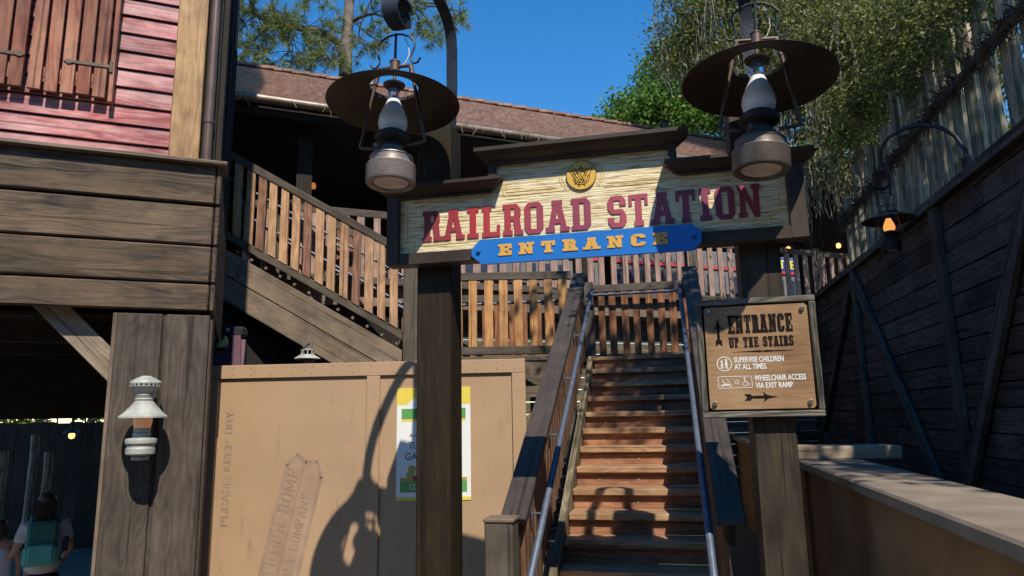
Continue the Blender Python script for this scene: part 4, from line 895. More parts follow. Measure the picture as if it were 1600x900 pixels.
def upper_flight():
    t = thing('upper_stairs', 'upper flight rising left beside tan hoarding with grey stringer boards', 'stairs')
    A = Vector((-1.42, YF, 2.62)); B = Vector((-3.95, YF, 2.62 + 2.53 * .59)); d = (B - A).normalized(); n = Vector((-d.z, 0, d.x)); n = -n if n.z < 0 else n
    sl = .59; ang = math.atan(sl)
    for k in range(2):
        q = .155 + .30 * k; mb = MB(); o = -n * q
        mb.box((A + B) / 2 + o, ((B - A).length + .1, .05, .288), Matrix.Rotation(ang, 3, 'Y'), bev=.004, grain=0); mb.build('stringer_board', M['stringer'], t)
    # lit spacer blocks under the bottom rail
    mb = MB()
    for k in range(12): p = A + d * (.12 + k * .225) + n * .035; mb.box(p, (.035, .05, .035), Matrix.Rotation(ang, 3, 'Y'))
    mb.build('spacer_blocks', M['stringer'], t)
    for k in range(9):
        x = -1.45 - k * .29; z = ZL + .17 * (k + 1); b = MB(); b.box((x - .15, YF + .55, z - .02), (.31, 1.0, .04), grain=1); b.build('tread', M['tread'], t)
    mb = MB(); mb.box((A + B) / 2 - n * .3 + Vector((0, 1.08, 0)), ((B - A).length, .05, .55), Matrix.Rotation(ang, 3, 'Y'), grain=0); mb.build('rear_stringer', M['darkbrown'], t)
    mb = MB(); mb.box((-1.315, YF - .03, 2.55), (.20, .16, 2.5), bev=.006, grain=2); mb.build('corner_post', M['rail'], t)
    def rl(y, label, mat, front=True):
        r_ = thing('sloping_railing', label, 'railing', (0, 0, 0), 0, 'sloping railings of the upper flight')
        tb = MB(); a = A + n * .155; b = B + n * .155; off = Vector((0, y - YF, 0))
        tb.bar(a + off, b + off, .09, .10, bev=.006); tb.build('bottom_rail', M['rail'], r_)
        H = Vector((0, 0, 1.115)); tb = MB(); tb.bar(a + off + H + d * .02, b + off + H, .13, .10, bev=.006)
        if front: tb.bar(b + off + H, b + off + H + Vector((-.6, 0, .02)), .13, .10, bev=.006)
        tb.build('top_rail', M['rail'], r_)
        k = 0; x = -1.55
        while x > -3.80:
            zc = a.z + (a.x - x) * sl + .5575; b_ = MB(); mr = Matrix.Rotation(random.uniform(-.02, .02), 3, 'Y'); w_ = .105 * random.uniform(.92, 1.05); lean = 0
            hh = .46; ou = random.uniform(0, 40); xo = random.uniform(-.008, .008)
            z0, z1 = zc - .50, zc + .50
            b_.prism([(x - w_ / 2 + xo, z0 + w_ / 2 * sl), (x + w_ / 2 + xo, z0 - w_ / 2 * sl), (x + w_ / 2 - xo, z1 - w_ / 2 * sl), (x - w_ / 2 - xo, z1 + w_ / 2 * sl)], y - .055, y - .025)
            # grain upright
            for q in range(len(b_.uv)): b_.uv[q] = [(v_, u_) for u_, v_ in b_.uv[q]]
            b_.build('baluster', mat if k % 4 != 3 else M['redbaluster'], r_); x -= .163 + random.uniform(-.008, .008); k += 1
        for h_ in (.42, .80):
            tb = MB(); o = Vector((0, .09 if front else -.12, h_)); tb.tube([a + off + o, b + off + o], .019, 10); tb.build('pipe_rail', M['pipe'], r_)
    rl(YF, 'front sloping railing of honey coloured balusters on the upper flight', M['baluster']); rl(YF + 1.02, 'rear sloping railing half hidden behind the honey coloured one', M['redbaluster'], False)
upper_flight()

# ================================================================ station: platform, roof, far railings, coach behind
def station():
    t = l_thing('station_building', 'raised station pavilion with shingle roof over a dark open platform', 'building')
    D = 3.65
    mb = MB(); mb.box((7.6, 6.35, D - .06), (15.0, 4.5, .12)); mb.box((7.6, 4.09, D - .17), (15.0, .06, .30)); mb.build('platform', M['stringer'], t)
    # plank wall under the platform edge
    mb = MB()
    for k in range(22): mb.box((7.65, 4.35, D - .45 - k * .19), (15.0, .03, .18), bev=.004)
    mb.build('base_wall', M['oldplank'], t)
    # roof: overlapping shingle courses
    mb = MB(); e = Vector((0, 4.02, 6.21)); rdg = Vector((0, 6.8, 8.02)); n = 10; U0, U1 = -1.6, 19.5
    dirv = (rdg - e); L_ = dirv.length; dirv.normalize(); nrm = Vector((0, -dirv.z, dirv.y))
    for k in range(n):
        a = e + dirv * (L_ * k / n) + nrm * .075; b = e + dirv * (L_ * (k + 1) / n + .03) + nrm * .008; c = e + dirv * (L_ * k / n)
        x = U0 - random.uniform(0, .2)
        while x < U1:      # slightly uneven courses
            xe = min(U1, x + random.uniform(.13, .22)); ja, jb = random.uniform(-.004, .004), random.uniform(-.004, .004); up_ = nrm * random.uniform(-.004, .004)
            P = [(x, a.y + ja, a.z + up_.z), (xe, a.y + jb, a.z + up_.z), (xe, b.y, b.z), (x, b.y, b.z)]; mb.poly(P, [(x, k * .17 + .0), (xe, k * .17), (xe, k * .17 + .165), (x, k * .17 + .165)])
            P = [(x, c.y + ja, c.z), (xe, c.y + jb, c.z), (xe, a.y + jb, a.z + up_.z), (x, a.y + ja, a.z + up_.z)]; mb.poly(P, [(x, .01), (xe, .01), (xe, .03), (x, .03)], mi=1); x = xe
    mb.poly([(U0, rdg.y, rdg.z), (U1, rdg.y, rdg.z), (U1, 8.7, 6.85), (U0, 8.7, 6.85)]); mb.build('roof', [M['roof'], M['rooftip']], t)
    mb = MB(); x = U0
    while x < U1: mb.bar((x, rdg.y - .02, rdg.z + .03), (x + .33, rdg.y - .02, rdg.z + .055), .22, .05); x += .31
    mb.build('ridge_tiles', M['roof'], t)
    mb = MB(); mb.box((9.0, 6.35, 6.12), (21.0, 4.5, .06)); mb.box((6.8, 4.12, 6.10), (16.6, .08, .20)); mb.box((-1.4, 6.4, 5.2), (.2, 4.6, 3.2)); mb.box((6.8, 8.55, 6.45), (16.8, .12, .9)); mb.box((6.8, 8.45, 6.10), (16.6, .1, .55))
    mb.prism([(-1.5, 6.1), (-1.4, 6.1), (-1.4, 6.2), (-1.5, 6.2)], 4.2, 8.6); mb.build('ceiling', M['dark'], t)
    mb = MB(); mb.tube([(U0, 3.95, 6.18), (U1, 3.95, 6.16)], .062, 12); g = mb.build('gutter', M['gutter'], t)
    mb = MB()
    for k in range(80):   # pine straw caught in the gutter
        x = random.uniform(-.3, 9) if k % 3 else random.uniform(3.2, 6); z = 6.22; l_ = random.uniform(.04, .22)
        mb.tube([(x, 3.90, z), (x + random.uniform(-.05, .05), 3.86, z - .03), (x + random.uniform(-.08, .08), 3.87, z - l_)], .0035, 3, caps=False)
    tag(mb.build('pine_straw', M['straw'], g), kind='stuff')
    for x in (1.0, 5.6, 10.6):
        b = MB(); b.box((x, 4.6, 4.85), (.22, .22, 2.4), grain=2); b.build('column', M['darkbrown'], t)
    for x in (0.2, 3.3, 8.2, 12.8):
        b = MB(); b.box((x, 8.3, 4.85), (.22, .22, 2.4), grain=2); b.build('column', M['darkbrown'], t)
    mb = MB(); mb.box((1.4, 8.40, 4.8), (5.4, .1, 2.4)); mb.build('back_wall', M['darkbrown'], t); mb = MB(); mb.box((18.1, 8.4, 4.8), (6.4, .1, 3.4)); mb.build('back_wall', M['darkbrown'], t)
M['gutter'] = plain('bronze gutter', (0.22, 0.17, 0.13), 0.45, 0.4, 0.2, 6, 0.1)
M['straw'] = plain('pine straw', (0.38, 0.27, 0.15), 0.8, bump=0)
station()
straight_railing('long pink brown railing along the edge of the upper platform', 0.15, 14.6, 3.98, 4.70, 3.62, M['pinkbaluster'], .215, .105, M['rail'], frame='l', posts=(0.6, 7.4, 10.2, 12.6))
t = l_thing('finial', 'black iron scroll standing above the station sign against the trees', 'finial', 8.8, 6.6, 7.9)
mb = MB(); mb.tube([(0, 0, -.1), (0, 0, .12), (0.03, 0, .28), (.10, 0, .34), (.16, 0, .28), (.17, 0, .12), (.17, 0, -.1)], .035, 8); mb.build('scroll', M['iron'], t)
def coach():
    t = l_thing('railway_coach', 'blue and red railway coach standing behind the station platform', 'train coach')
    u0, u1, v = 3.0, 19.0, 10.0; xm = (u0 + u1) / 2
    mb = MB(); mb.box((xm, v + .9, 5.3), (u1 - u0, 1.8, 1.9)); mb.build('body', M['coachwhite'], t)
    mb = MB(); mb.box((16.4, v - .012, 6.03), (5.2, .02, .38)); lb = mb.build('letter_board', M['coachblue'], t)
    mb = MB(); mb.box((xm, v - .02, 5.78), (u1 - u0, .03, .09)); mb.box((xm, v - .02, 4.62), (u1 - u0, .03, .5)); mb.build('stripe', M['coachred'], t)
    mb = MB()
    for k in range(38): mb.box((u0 + .25 + k * .42, v - .012, 5.25), (.2, .02, .62))
    mb.build('window', M['navy'], t)
    mb = MB(); slab_word(mb, 'SNEY', 14.35, 16.1, 5.90, .27, v - .0225, .01, t=.3, s=.2, e=.1, gap=.35); mb.build('lettering', M['coachletter'], lb)
coach()
def pendant(x, y, z, k, label):
    t = thing('pendant_lamp', label, 'lamp', (x, y, z), 0, 'small glowing lamps under the station roof')
    mb = MB(); mb.lathe((0, 0, 0), [(0, -.05), (.035, -.04), (.05, 0), (.035, .05), (0, .07)], 14); mb.build('glass', M['glow'] if k else M['amberdim'], t)
    mb = MB(); mb.lathe((0, 0, 0), [(.11, .05), (.10, .07), (.03, .11), (.01, .12), (.01, .4)], 16); mb.build('shade', M['ironbase'], t)
M['amberdim'] = plain('dim amber glass', (.5, .2, .08), .4, 0, .05, 3, 0, emit=(1, .35, .08), es=.35)

t = l_thing('undercroft_backing', 'black plank backing added for the dark void under the upper flight', 'wall')  # added black backing stands in for the dark void under the flight
mb = MB()
for k in range(10): mb.box((-.10 + k * .26, 4.18, 1.4), (.25, .03, 4.3), grain=2)
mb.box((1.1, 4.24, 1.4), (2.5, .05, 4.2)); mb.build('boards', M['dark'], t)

# unseen houses added behind the viewpoint to block sky fill and warm the shadows
def added_house(name, label, x0, x1, y, h, mat):
    t = thing(name, label, 'building', ((x0 + x1) / 2, y, 0)); W_ = x1 - x0
    mb = MB(); n = int(h / .3)
    for k in range(n): mb.box((0, -.1 + random.uniform(-.005, .005), .15 + k * .3), (W_, .2, .292))
    mb.box((0, -3.1, h / 2), (W_ - .1, 5.8, h)); mb.build('wall', mat, t)
    mb = MB(); mb.bar((0, .5, h + .02), (0, -3.2, h + 1.7), W_ + .6, .12); mb.bar((0, -6.6, h + .02), (0, -3.2, h + 1.7), W_ + .6, .12); mb.build('roof', M['roof'], t)
    for k in range(int(W_ / 2.6)):
        for z in (1.7, 5.0):
            x = -W_ / 2 + 1.4 + k * 2.6; f = MB(); f.box((x, .02, z), (1.1, .08, 1.5), bev=.01); fo = f.build('window', M['darkbrown'], t); g = MB(); g.box((x, .07, z), (.9, .02, 1.3)); g.build('pane', M['glasspane'], fo)
M['glasspane'] = plain('dark window glass', (.03, .035, .04), .1, 0, .05, 3, 0)
added_house('added_timber_house', 'long brown timber house added unseen behind the viewpoint to block sky light', -15, 1.5, -8.5, 8.2, M['stringer'])
added_house('added_timber_house', 'tall red brown timber house added unseen at right to block sky light', 2.2, 13, -9.5, 9.0, M['shutter'])
_E = Vector(co.location)
def at(px, py, Y):      # the point seen at (px, py) of the 1600 x 900 photograph, at true distance Y
    d = _fw + _X * ((px - 800) / 1080) - _Y * ((py - 450) / 1080); return _E + d * (Y / d.y)
for k, (x, y, z, g, l) in enumerate([(-3.4, 12, 6.35, 1, 'bright lamp highest under the left part of the dark station ceiling'), (-3.28, 11, 5.58, 0, 'dim orange lamp hanging below the others left of the sign'), (-3.85, 12.6, 5.75, 1, 'tiny lamp low in the dark above the sloping railing'),
      (-3.17, 12.9, 5.6, 1, 'tiny lamp just above the far pink brown railing'), (5.76, 14, 5.05, 1, 'bright lamp right of the post under the sign'), (7.1, 14.6, 5.25, 1, 'orange lamp near the pale palisade end')]): pendant(x, y, z, g, l)

# ================================================================ right: low wall, tall plank wall, palisade
def low_wall():
    t = s_thing('low_wall', 'low brown wall with grey cap running along the right', 'wall')
    mb = MB(); mb.box((2.76, 1.4, .64), (.42, 15.2, 1.28)); mb.box((2.535, 2.15, .64), (.03, .12, 1.27), grain=2); mb.build('wall_face', M['brownwall'], t)
    mb = MB(); mb.box((2.73, 1.4, 1.315), (.50, 15.3, .07), bev=.012); mb.build('cap', M['concrete'], t)
    t = s_thing('plank_block', 'thick pale plank lying across the cap of the low wall', 'plank', 2.88, 2.32, 1.352)
    mb = MB(); mb.box((0, 0, .05), (.84, .34, .11), Matrix.Rotation(R(4), 3, 'Z'), bev=.012); mb.build('plank', M['paleplank'], t)
low_wall()
def tall_wall():
    t = s_thing('plank_wall', 'tall black stained plank wall with battens and diagonal braces', 'wall')
    mb = MB(); z = -.1; k = 0
    while z < 3.60:
        h = .205; x = -4.0
        while x < 13.0:
            L_ = random.choice((2.4, 3.0, 3.6)); e = min(13.0, x + L_); mb.box((4.10 + random.uniform(-.006, .006), (x + e) / 2, z + h / 2), (.04, e - x - .006, h - random.uniform(.010, .020)), Matrix.Rotation(R(-2.5), 3, 'Y'), grain=1); x = e
        z += h
    mb.box((4.17, 4.5, 1.75), (.06, 17, 3.7)); mb.build('planks', M['darkwall'], t)
    mb = MB(); mb.box((4.12, 4.5, 3.665), (.24, 17.1, .05), bev=.006, grain=1); mb.build('cap', M['darkwall'], t)
    mb = MB()
    for v in (-.3, 2.95, 6.05, 8.9): mb.box((4.045, v, 1.85), (.05, .16, 3.58), grain=2)
    mb.build('batten', M['darkwall'], t)
    mb = MB()
    for a, b in (((5.95, 3.5), (3.2, .5)), ((6.2, 3.5), (9.6, .9)), ((1.1, 3.4), (3.0, 1.0)), ((-.2, .4), (-2.6, 3.5))): mb.bar((4.035, a[0], a[1]), (4.035, b[0], b[1]), .15, .045, up=(1, 0, 0))
    mb.build('brace', M['darkwall'], t)
tall_wall()
def palisade():
    t = s_thing('palisade', 'palisade of pale upright poles rising behind the black plank wall', 'fence')
    v = -1.6; k = 0
    while v < 7.2 and k < 90:
        r_ = random.uniform(.055, .078); mb = MB(); zt = 5.95 + random.uniform(-.3, .3) - max(0, v - 3.0) * .25; lx = random.uniform(-.05, .05)
        pts = [(4.33 + lx * q, v + random.uniform(-.012, .012) + lx * q, 3.4 + (zt - 3.4) * q) for q in (0, .25, .5, .75, 1)]
        mb.tube(pts, [r_, r_ * .98, r_ * .95, r_ * .93, r_ * .9], 9); mb.build('pole', M['pole'], t); v += r_ * 2 + random.choice((.03, .08, .13, .18)) + max(0, 3.5 - v) * .03; k += 1
    for y_ in (4.72,):
        mb = MB(); mb.tube([(4.25, v_, y_ - max(0, v_ - 3) * .03 + random.uniform(-.02, .02)) for v_ in np.linspace(-1.6, 7.2, 20)], .050, 8); r_ = mb.build('cross_rail', M['darkbark'], t)
    mb = MB()      # dead twigs tied to the rail
    for k in range(1300):
        v_ = random.uniform(-1.5, 7.2); p = Vector((4.24, v_, 4.70 - max(0, v_ - 3) * .03 + random.uniform(-.10, .10))); d = Vector((random.gauss(-.5, .5), random.gauss(0, 1), random.gauss(0, .6))).normalized() * random.uniform(.04, .15)
        mb.tube([p, p + d * .5 + Vector((0, 0, random.uniform(-.03, .03))), p + d], .006, 3, caps=False)
    tag(mb.build('twigs', M['darkbark'], r_), kind='stuff')
palisade()
hanging_lantern(0, 0, 0, 'small lit lantern with amber glass on the wall bracket at the right', None, M['ironbase'], scale=.60, glass=M['amber'], shade_mat=M['iron'], world=tuple(at(1389, 352, 6.6) - Vector((0, 0, .28))))
def wall_bracket():
    t = thing('lantern_bracket', 'thin arched iron arm carrying the small amber lantern', 'bracket', (0, 0, 0))
    q = [(1512, 262, 5.9), (1508, 235, 5.95), (1492, 212, 6.0), (1468, 199, 6.1), (1442, 195, 6.2), (1412, 201, 6.35), (1388, 214, 6.45), (1377, 232, 6.5), (1377, 252, 6.55), (1388, 272, 6.58), (1391, 288, 6.6), (1382, 295, 6.6), (1366, 293, 6.6), (1360, 286, 6.6)]
    mb = MB(); mb.tube([at(*p) for p in q], .020, 10); mb.tube([at(1392, 288, 6.6), at(1391, 306, 6.6)], .012, 8); mb.build('arm', M['iron'], t)
    mb = MB(); mb.box(at(1512, 262, 5.9), (.05, .08, .20)); mb.build('wall_plate', M['iron'], t)
wall_bracket()

# ================================================================ things behind the hoarding
t = thing('ladder', 'purple painted stepladder top standing in the dark behind the hoarding', 'ladder', tuple(at(370, 565, 7.8) - Vector((0, 0, .1))), R(8))
mb = MB(); mb.box((-.10, 0, -.6), (.06, .03, 2.0), Matrix.Rotation(R(2), 3, 'Y')); mb.box((.035, -.08, -.6), (.10, .03, 2.0), Matrix.Rotation(R(-2), 3, 'Y')); mb.box((-.03, .25, -.6), (.05, .03, 2.0), Matrix.Rotation(R(-8), 3, 'X')); mb.build('side_rail', M['purple'], t)
mb = MB(); mb.box((-.02, -.02, .43), (.22, .16, .11), bev=.02); mb.build('top_cap', M['iron'], t)
mb = MB(); mb.lathe((-.09, -.10, .45), [(0, .006), (.016, .005), (.018, 0)], 16, Matrix.Rotation(PI / 2, 3, 'X')); mb.build('rivet', M['nail'], t)
t = thing('wooden_lantern', 'little wooden lantern with golden roof in the dark beside the ladder', 'lantern', tuple(at(350, 565, 8.0) - Vector((0, 0, .05))), R(10))
mb = MB(); mb.lathe((0, 0, 0), [(.17, .20), (.10, .27), (.03, .30), (.02, .34), (.0, .36)], 6); mb.lathe((0, 0, 0), [(.0, .19), (.165, .195)], 6); mb.build('roof', M['gold2'], t)
mb = MB(); mb.box((0, 0, .05), (.2, .2, .30)); mb.build('box', M['purple'], t)
t = thing('vent_lamp', 'grey flared lamp head showing above the hoarding edge', 'lamp', tuple(at(480, 566, 7.55)))
mb = MB(); mb.lathe((0, 0, 0), [(.075, -.2), (.075, .045), (.0, .05)], 20); mb.build('stem', M['fadedmark2'], t)
mb = MB(); mb.lathe((0, 0, 0), [(.145, .035), (.12, .055), (.085, .075), (.078, .08), (.072, .083), (.072, .068), (.14, .03)], 28); mb.lathe((0, 0, 0), [(.068, .130), (.066, .137), (.050, .142), (0, .143)], 20)
for k in range(8): a = 2 * PI * k / 8 + .3; mb.box((.062 * math.cos(a), .062 * math.sin(a), .107), (.014, .014, .055), Matrix.Rotation(a, 3, 'Z'))
mb.build('hood', M['lampgrey'] if 'lampgrey' in M else M['zinc'], t)
mb = MB(); mb.lathe((0, 0, .195), [(0, .012), (.055, .012), (.058, .004), (.055, -.01), (0, -.01)], 28, Matrix.Rotation(PI / 2, 3, 'X')); mb.bar((-.045, -.02, .16), (.03, -.02, .215), .008, .008); mb.build('round_top', M['lampbase'], t)
t = thing('side_lantern', 'small pale glass lantern high on the barn side wall', 'lantern', tuple(at(357, 92, 8.0)), R(20))
mb = MB(); mb.box((0, 0, 0), (.10, .10, .20)); mb.build('glass', M['clear2'] if 'clear2' in M else M['white'], t)
mb = MB(); mb.lathe((0, 0, 0), [(.10, .10), (.08, .14), (.03, .20), (0, .24)], 8); mb.box((-.15, 0, .15), (.22, .03, .03)); mb.box((0, 0, -.11), (.12, .12, .03)); mb.build('frame', M['ironbase'], t)

# ================================================================ far end of the passage
t = thing('board_fence', 'dark board fence closing the view beyond the passage', 'fence', (-9.5, 14.0, 0), R(8))
mb = MB()
for k in range(40): mb.box((-4.8 + k * .24, 0, .55), (.23, .03, 2.5 + random.uniform(-.03, .03)), grain=2)
mb.build('boards', M['darkbrown'], t)
mb = MB(); mb.box((0, .04, 1.55), (9.6, .05, .12)); mb.build('rail', M['darkbrown'], t)
for k, (x, y0, y1, Y, l) in enumerate([(6, 705, 762, 11.5, 'pale post at the far left edge behind the child'), (55, 680, 738, 12.5, 'tall pale post left of the second glowing lamp'), (76, 706, 762, 12.0, 'short pale post just above the woman')]):
    a, b = at(x, y0, Y), at(x, y1, Y); t = thing('pale_post', l, 'post', (a.x, a.y, 0), 0, 'pale posts in the dark passage'); mb = MB(); mb.tube([(0, 0, a.z), (.02, 0, (a.z + b.z) / 2), (0, 0, b.z - 1.2)], .07, 8); mb.build('pole', M['pole'], t)
for x, y, Y, l in ((68, 647, 12, 'upper glowing lamp in the dark passage'), (112, 681, 11, 'lower glowing lamp in the dark passage')):
    p = at(x, y, Y); t = thing('passage_lamp', l, 'lamp', tuple(p), 0, 'glowing lamps in the passage'); mb = MB(); mb.lathe((0, 0, 0), [(0, -.05), (.04, -.03), (.045, .02), (.03, .05), (0, .06)], 12); mb.build('glass', M['glow'], t); mb = MB(); mb.lathe((0, 0, 0), [(.13, .04), (.08, .08), (.02, .12), (.02, .3)], 14); mb.tube([(0, 0, .3), (0, .3, .32), (0, .4, -.2)], .015, 6); mb.build('shade', M['ironbase'], t)

# ================================================================ trees
def branch_tube(mb, pts, r0, r1, n=7):
    P = [Vector(p) for p in pts]; Q = []
    for k in range(len(P) - 1):      # catmull-rom
        a, b, c, d = P[max(k - 1, 0)], P[k], P[k + 1], P[min(k + 2, len(P) - 1)]
        for s_ in range(4):
            u = s_ / 4; Q.append(.5 * ((2 * b) + (c - a) * u + (2 * a - 5 * b + 4 * c - d) * u * u + (3 * b - a - 3 * c + d) * u ** 3))
    Q.append(P[-1]); m = len(Q) - 1
    mb.tube(Q, [r0 + (r1 - r0) * k / m for k in range(m + 1)], n)
    return Q
def needles(centers, n_each, length, width, dirs=None, seed=1):
    g = np.random.default_rng(seed); Cn = np.repeat(np.asarray(centers, float), n_each, 0); N_ = len(Cn)
    d = g.normal(size=(N_, 3)); 
    if dirs is not None: d = d * .75 + np.repeat(np.asarray(dirs, float), n_each, 0)
    d /= np.linalg.norm(d, axis=1)[:, None]; L_ = length * g.uniform(.7, 1.1, (N_, 1)); s_ = np.cross(d, g.normal(size=(N_, 3))); s_ /= np.linalg.norm(s_, axis=1)[:, None]
    a = Cn + d * .02; tip = a + d * L_; tip[:, 2] -= .03; w_ = s_ * width / 2
    return np.stack([a - w_, a + w_, tip], 1).reshape(-1, 3)
def pine():
    t = thing('pine_tree', 'tall pine with long needles behind the station roof', 'tree', (-4.85, 19.2, 0))
    W = Matrix.Translation(-Vector((-4.85, 19.2, 0)))
    L_ = lambda x, y, Y: W @ at(x, y, Y)
    mb = MB(); branch_tube(mb, [(0, 0, -.5), (0, 0, 6), L_(540, 118, 19.2), L_(542, 60, 19.2), L_(545, 20, 19.2), L_(549, -60, 19.2), L_(556, -200, 19.2)], .22, .12, 10); mb.build('trunk', M['bark'], t)
    mb = MB(); tips = []; dirs = []
    def limb(pts, r0, r1, twigs=10, tl=.8, lo=.3, spread=1.0):
        Q = branch_tube(mb, [L_(*p) for p in pts], r0, r1)
        for k in range(twigs):
            q = Q[int((lo + (1 - lo) * random.random()) * (len(Q) - 1))]; d = Vector((random.gauss(0, .7), random.gauss(0, .7), random.gauss(-.05, .55))).normalized() * tl * random.uniform(.5, 1.2) * spread
            m_ = q + d * .5 + Vector((random.uniform(-.1, .1), 0, random.uniform(-.1, .15))); e = q + d; mb.tube([q, m_, e], [.018, .012, .007], 4, caps=False)
            for s_ in range(3):
                e2 = m_ + (e - m_) * random.random() + Vector((random.gauss(0, .2), random.gauss(0, .2), random.gauss(0, .2))); mb.tube([m_, e2], .006, 3, caps=False); tips.append(tuple(e2)); dirs.append(tuple((e2 - m_).normalized() * .7))
            tips.append(tuple(e)); dirs.append(tuple(d.normalized() * .8))
    limb([(537, 118, 19.0), (535, 90, 19), (528, 66, 19), (505, 52, 19), (480, 47, 18.8), (455, 40, 18.6), (425, 33, 18.4), (402, 24, 18.2), (392, 0, 18)], .16, .05, 34, 1.0, .35)
    limb([(455, 38, 18.6), (440, 28, 18.5), (425, 12, 18.5), (430, -10, 18.5)], .05, .02, 6)
    limb([(425, 33, 18.4), (405, 55, 18.3), (385, 75, 18.2), (375, 95, 18.2)], .05, .02, 16, .9)
    limb([(480, 47, 18.8), (497, 70, 18.7), (510, 85, 18.7), (520, 100, 18.6)], .04, .02, 9, .6, .5)
    limb([(455, 40, 18.6), (450, 65, 18.5), (455, 85, 18.5), (470, 105, 18.5)], .04, .02, 14, .8, .3)
    limb([(402, 24, 18.2), (380, 15, 18), (360, 10, 18), (340, 0, 18)], .05, .02, 16, .9, .1)
    limb([(548, 34, 19.2), (565, 26, 19.1), (585, 22, 19), (605, 30, 19)], .07, .02, 7, .7, .4)
    limb([(552, 30, 19.2), (570, 50, 19.1), (590, 62, 19), (612, 70, 19)], .04, .01, 3, .5, .6)
    limb([(546, 20, 19.2), (560, -20, 19.1), (600, -30, 19), (640, 5, 18.8), (665, 15, 18.6)], .07, .02, 6, .7, .6)
    limb([(640, 5, 18.8), (660, 22, 18.6), (672, 40, 18.5), (680, 58, 18.5)], .04, .01, 3, .4, .6)
    limb([(665, 10, 18.6), (690, 12, 18.6), (712, 30, 18.6)], .03, .01, 2, .3, .9)
    limb([(640, 2, 18.8), (690, 8, 18.7), (700, 25, 18.6), (712, 40, 18.6)], .04, .01, 6, .5, .4)
    limb([(600, -30, 19), (575, 10, 18.9), (560, 55, 18.9), (572, 75, 18.9)], .04, .01, 6, .5, .3)
    limb([(640, 5, 18.8), (655, 35, 18.7), (650, 60, 18.7)], .03, .01, 4, .4, .5)
    limb([(547, 0, 19.2), (520, -15, 19), (485, -10, 19), (478, 0, 19)], .06, .02, 6, .6, .5)
    mb.build('limb', M['darkbark'], t)
    T = np.array(tips); np_mesh('crown', needles(T, 36, .30, .017, np.array(dirs)), 3, M['needle'], t)
pine()
def leaf_cloud(blobs, n, size, seed, clump=.35, per=26, droop=0.0, edge=.5):
    """leaf quads gathered in clumps through the volume of several ellipsoids"""
    g = np.random.default_rng(seed); vol = np.array([b[3] * b[4] * b[5] for b in blobs]); vol = vol ** .7; pick = g.choice(len(blobs), n // per, p=vol / vol.sum())
    B = np.array(blobs)[pick]; d = g.normal(size=(len(B), 3)); d /= np.linalg.norm(d, axis=1)[:, None]; r_ = g.uniform(0, 1, (len(B), 1)) ** edge
    c = B[:, :3] + d * r_ * B[:, 3:6]; c = np.repeat(c, per, 0); m = len(c)
    cs = np.repeat(g.uniform(.5, 1.3, (len(B), 1)), per, 0)
    p = c + g.normal(size=(m, 3)) * clump * .5 * cs; p[:, 2] -= np.abs(g.normal(size=m)) * droop
    a = g.normal(size=(m, 3)); a[:, 2] -= .4; a /= np.linalg.norm(a, axis=1)[:, None]; b = np.cross(a, g.normal(size=(m, 3))); b /= np.linalg.norm(b, axis=1)[:, None]
    s_ = size * g.uniform(.6, 1.3, (m, 1)); a *= s_; b *= s_ * .5
    return np.stack([p - a * .5, p + b * .5 , p + a * .5, p - b * .5], 1).reshape(-1, 3), c[::per]
def strands(tops, seed, l0=.5, l1=1.4, width=.015, sub=7, segs=5):
    g = np.random.default_rng(seed); out = []
    for p in tops:
        L_ = g.uniform(l0, l1); R_ = g.uniform(.04, .14)
        for k in range(sub):
            q = np.array(p) + np.array([g.normal() * R_, g.normal() * R_, g.normal() * .08]); ll = L_ * g.uniform(.4, 1) / segs; ang = g.uniform(0, 3.14)
            for s_ in range(segs):
                nx = q + np.array([g.normal() * .035, g.normal() * .035, -ll]); wv = np.array([math.cos(ang), math.sin(ang), 0]) * width * (1 - .6 * s_ / segs)
                out += [q - wv, q + wv, nx + wv * .7, nx - wv * .7]; q = nx
    return np.array(out)
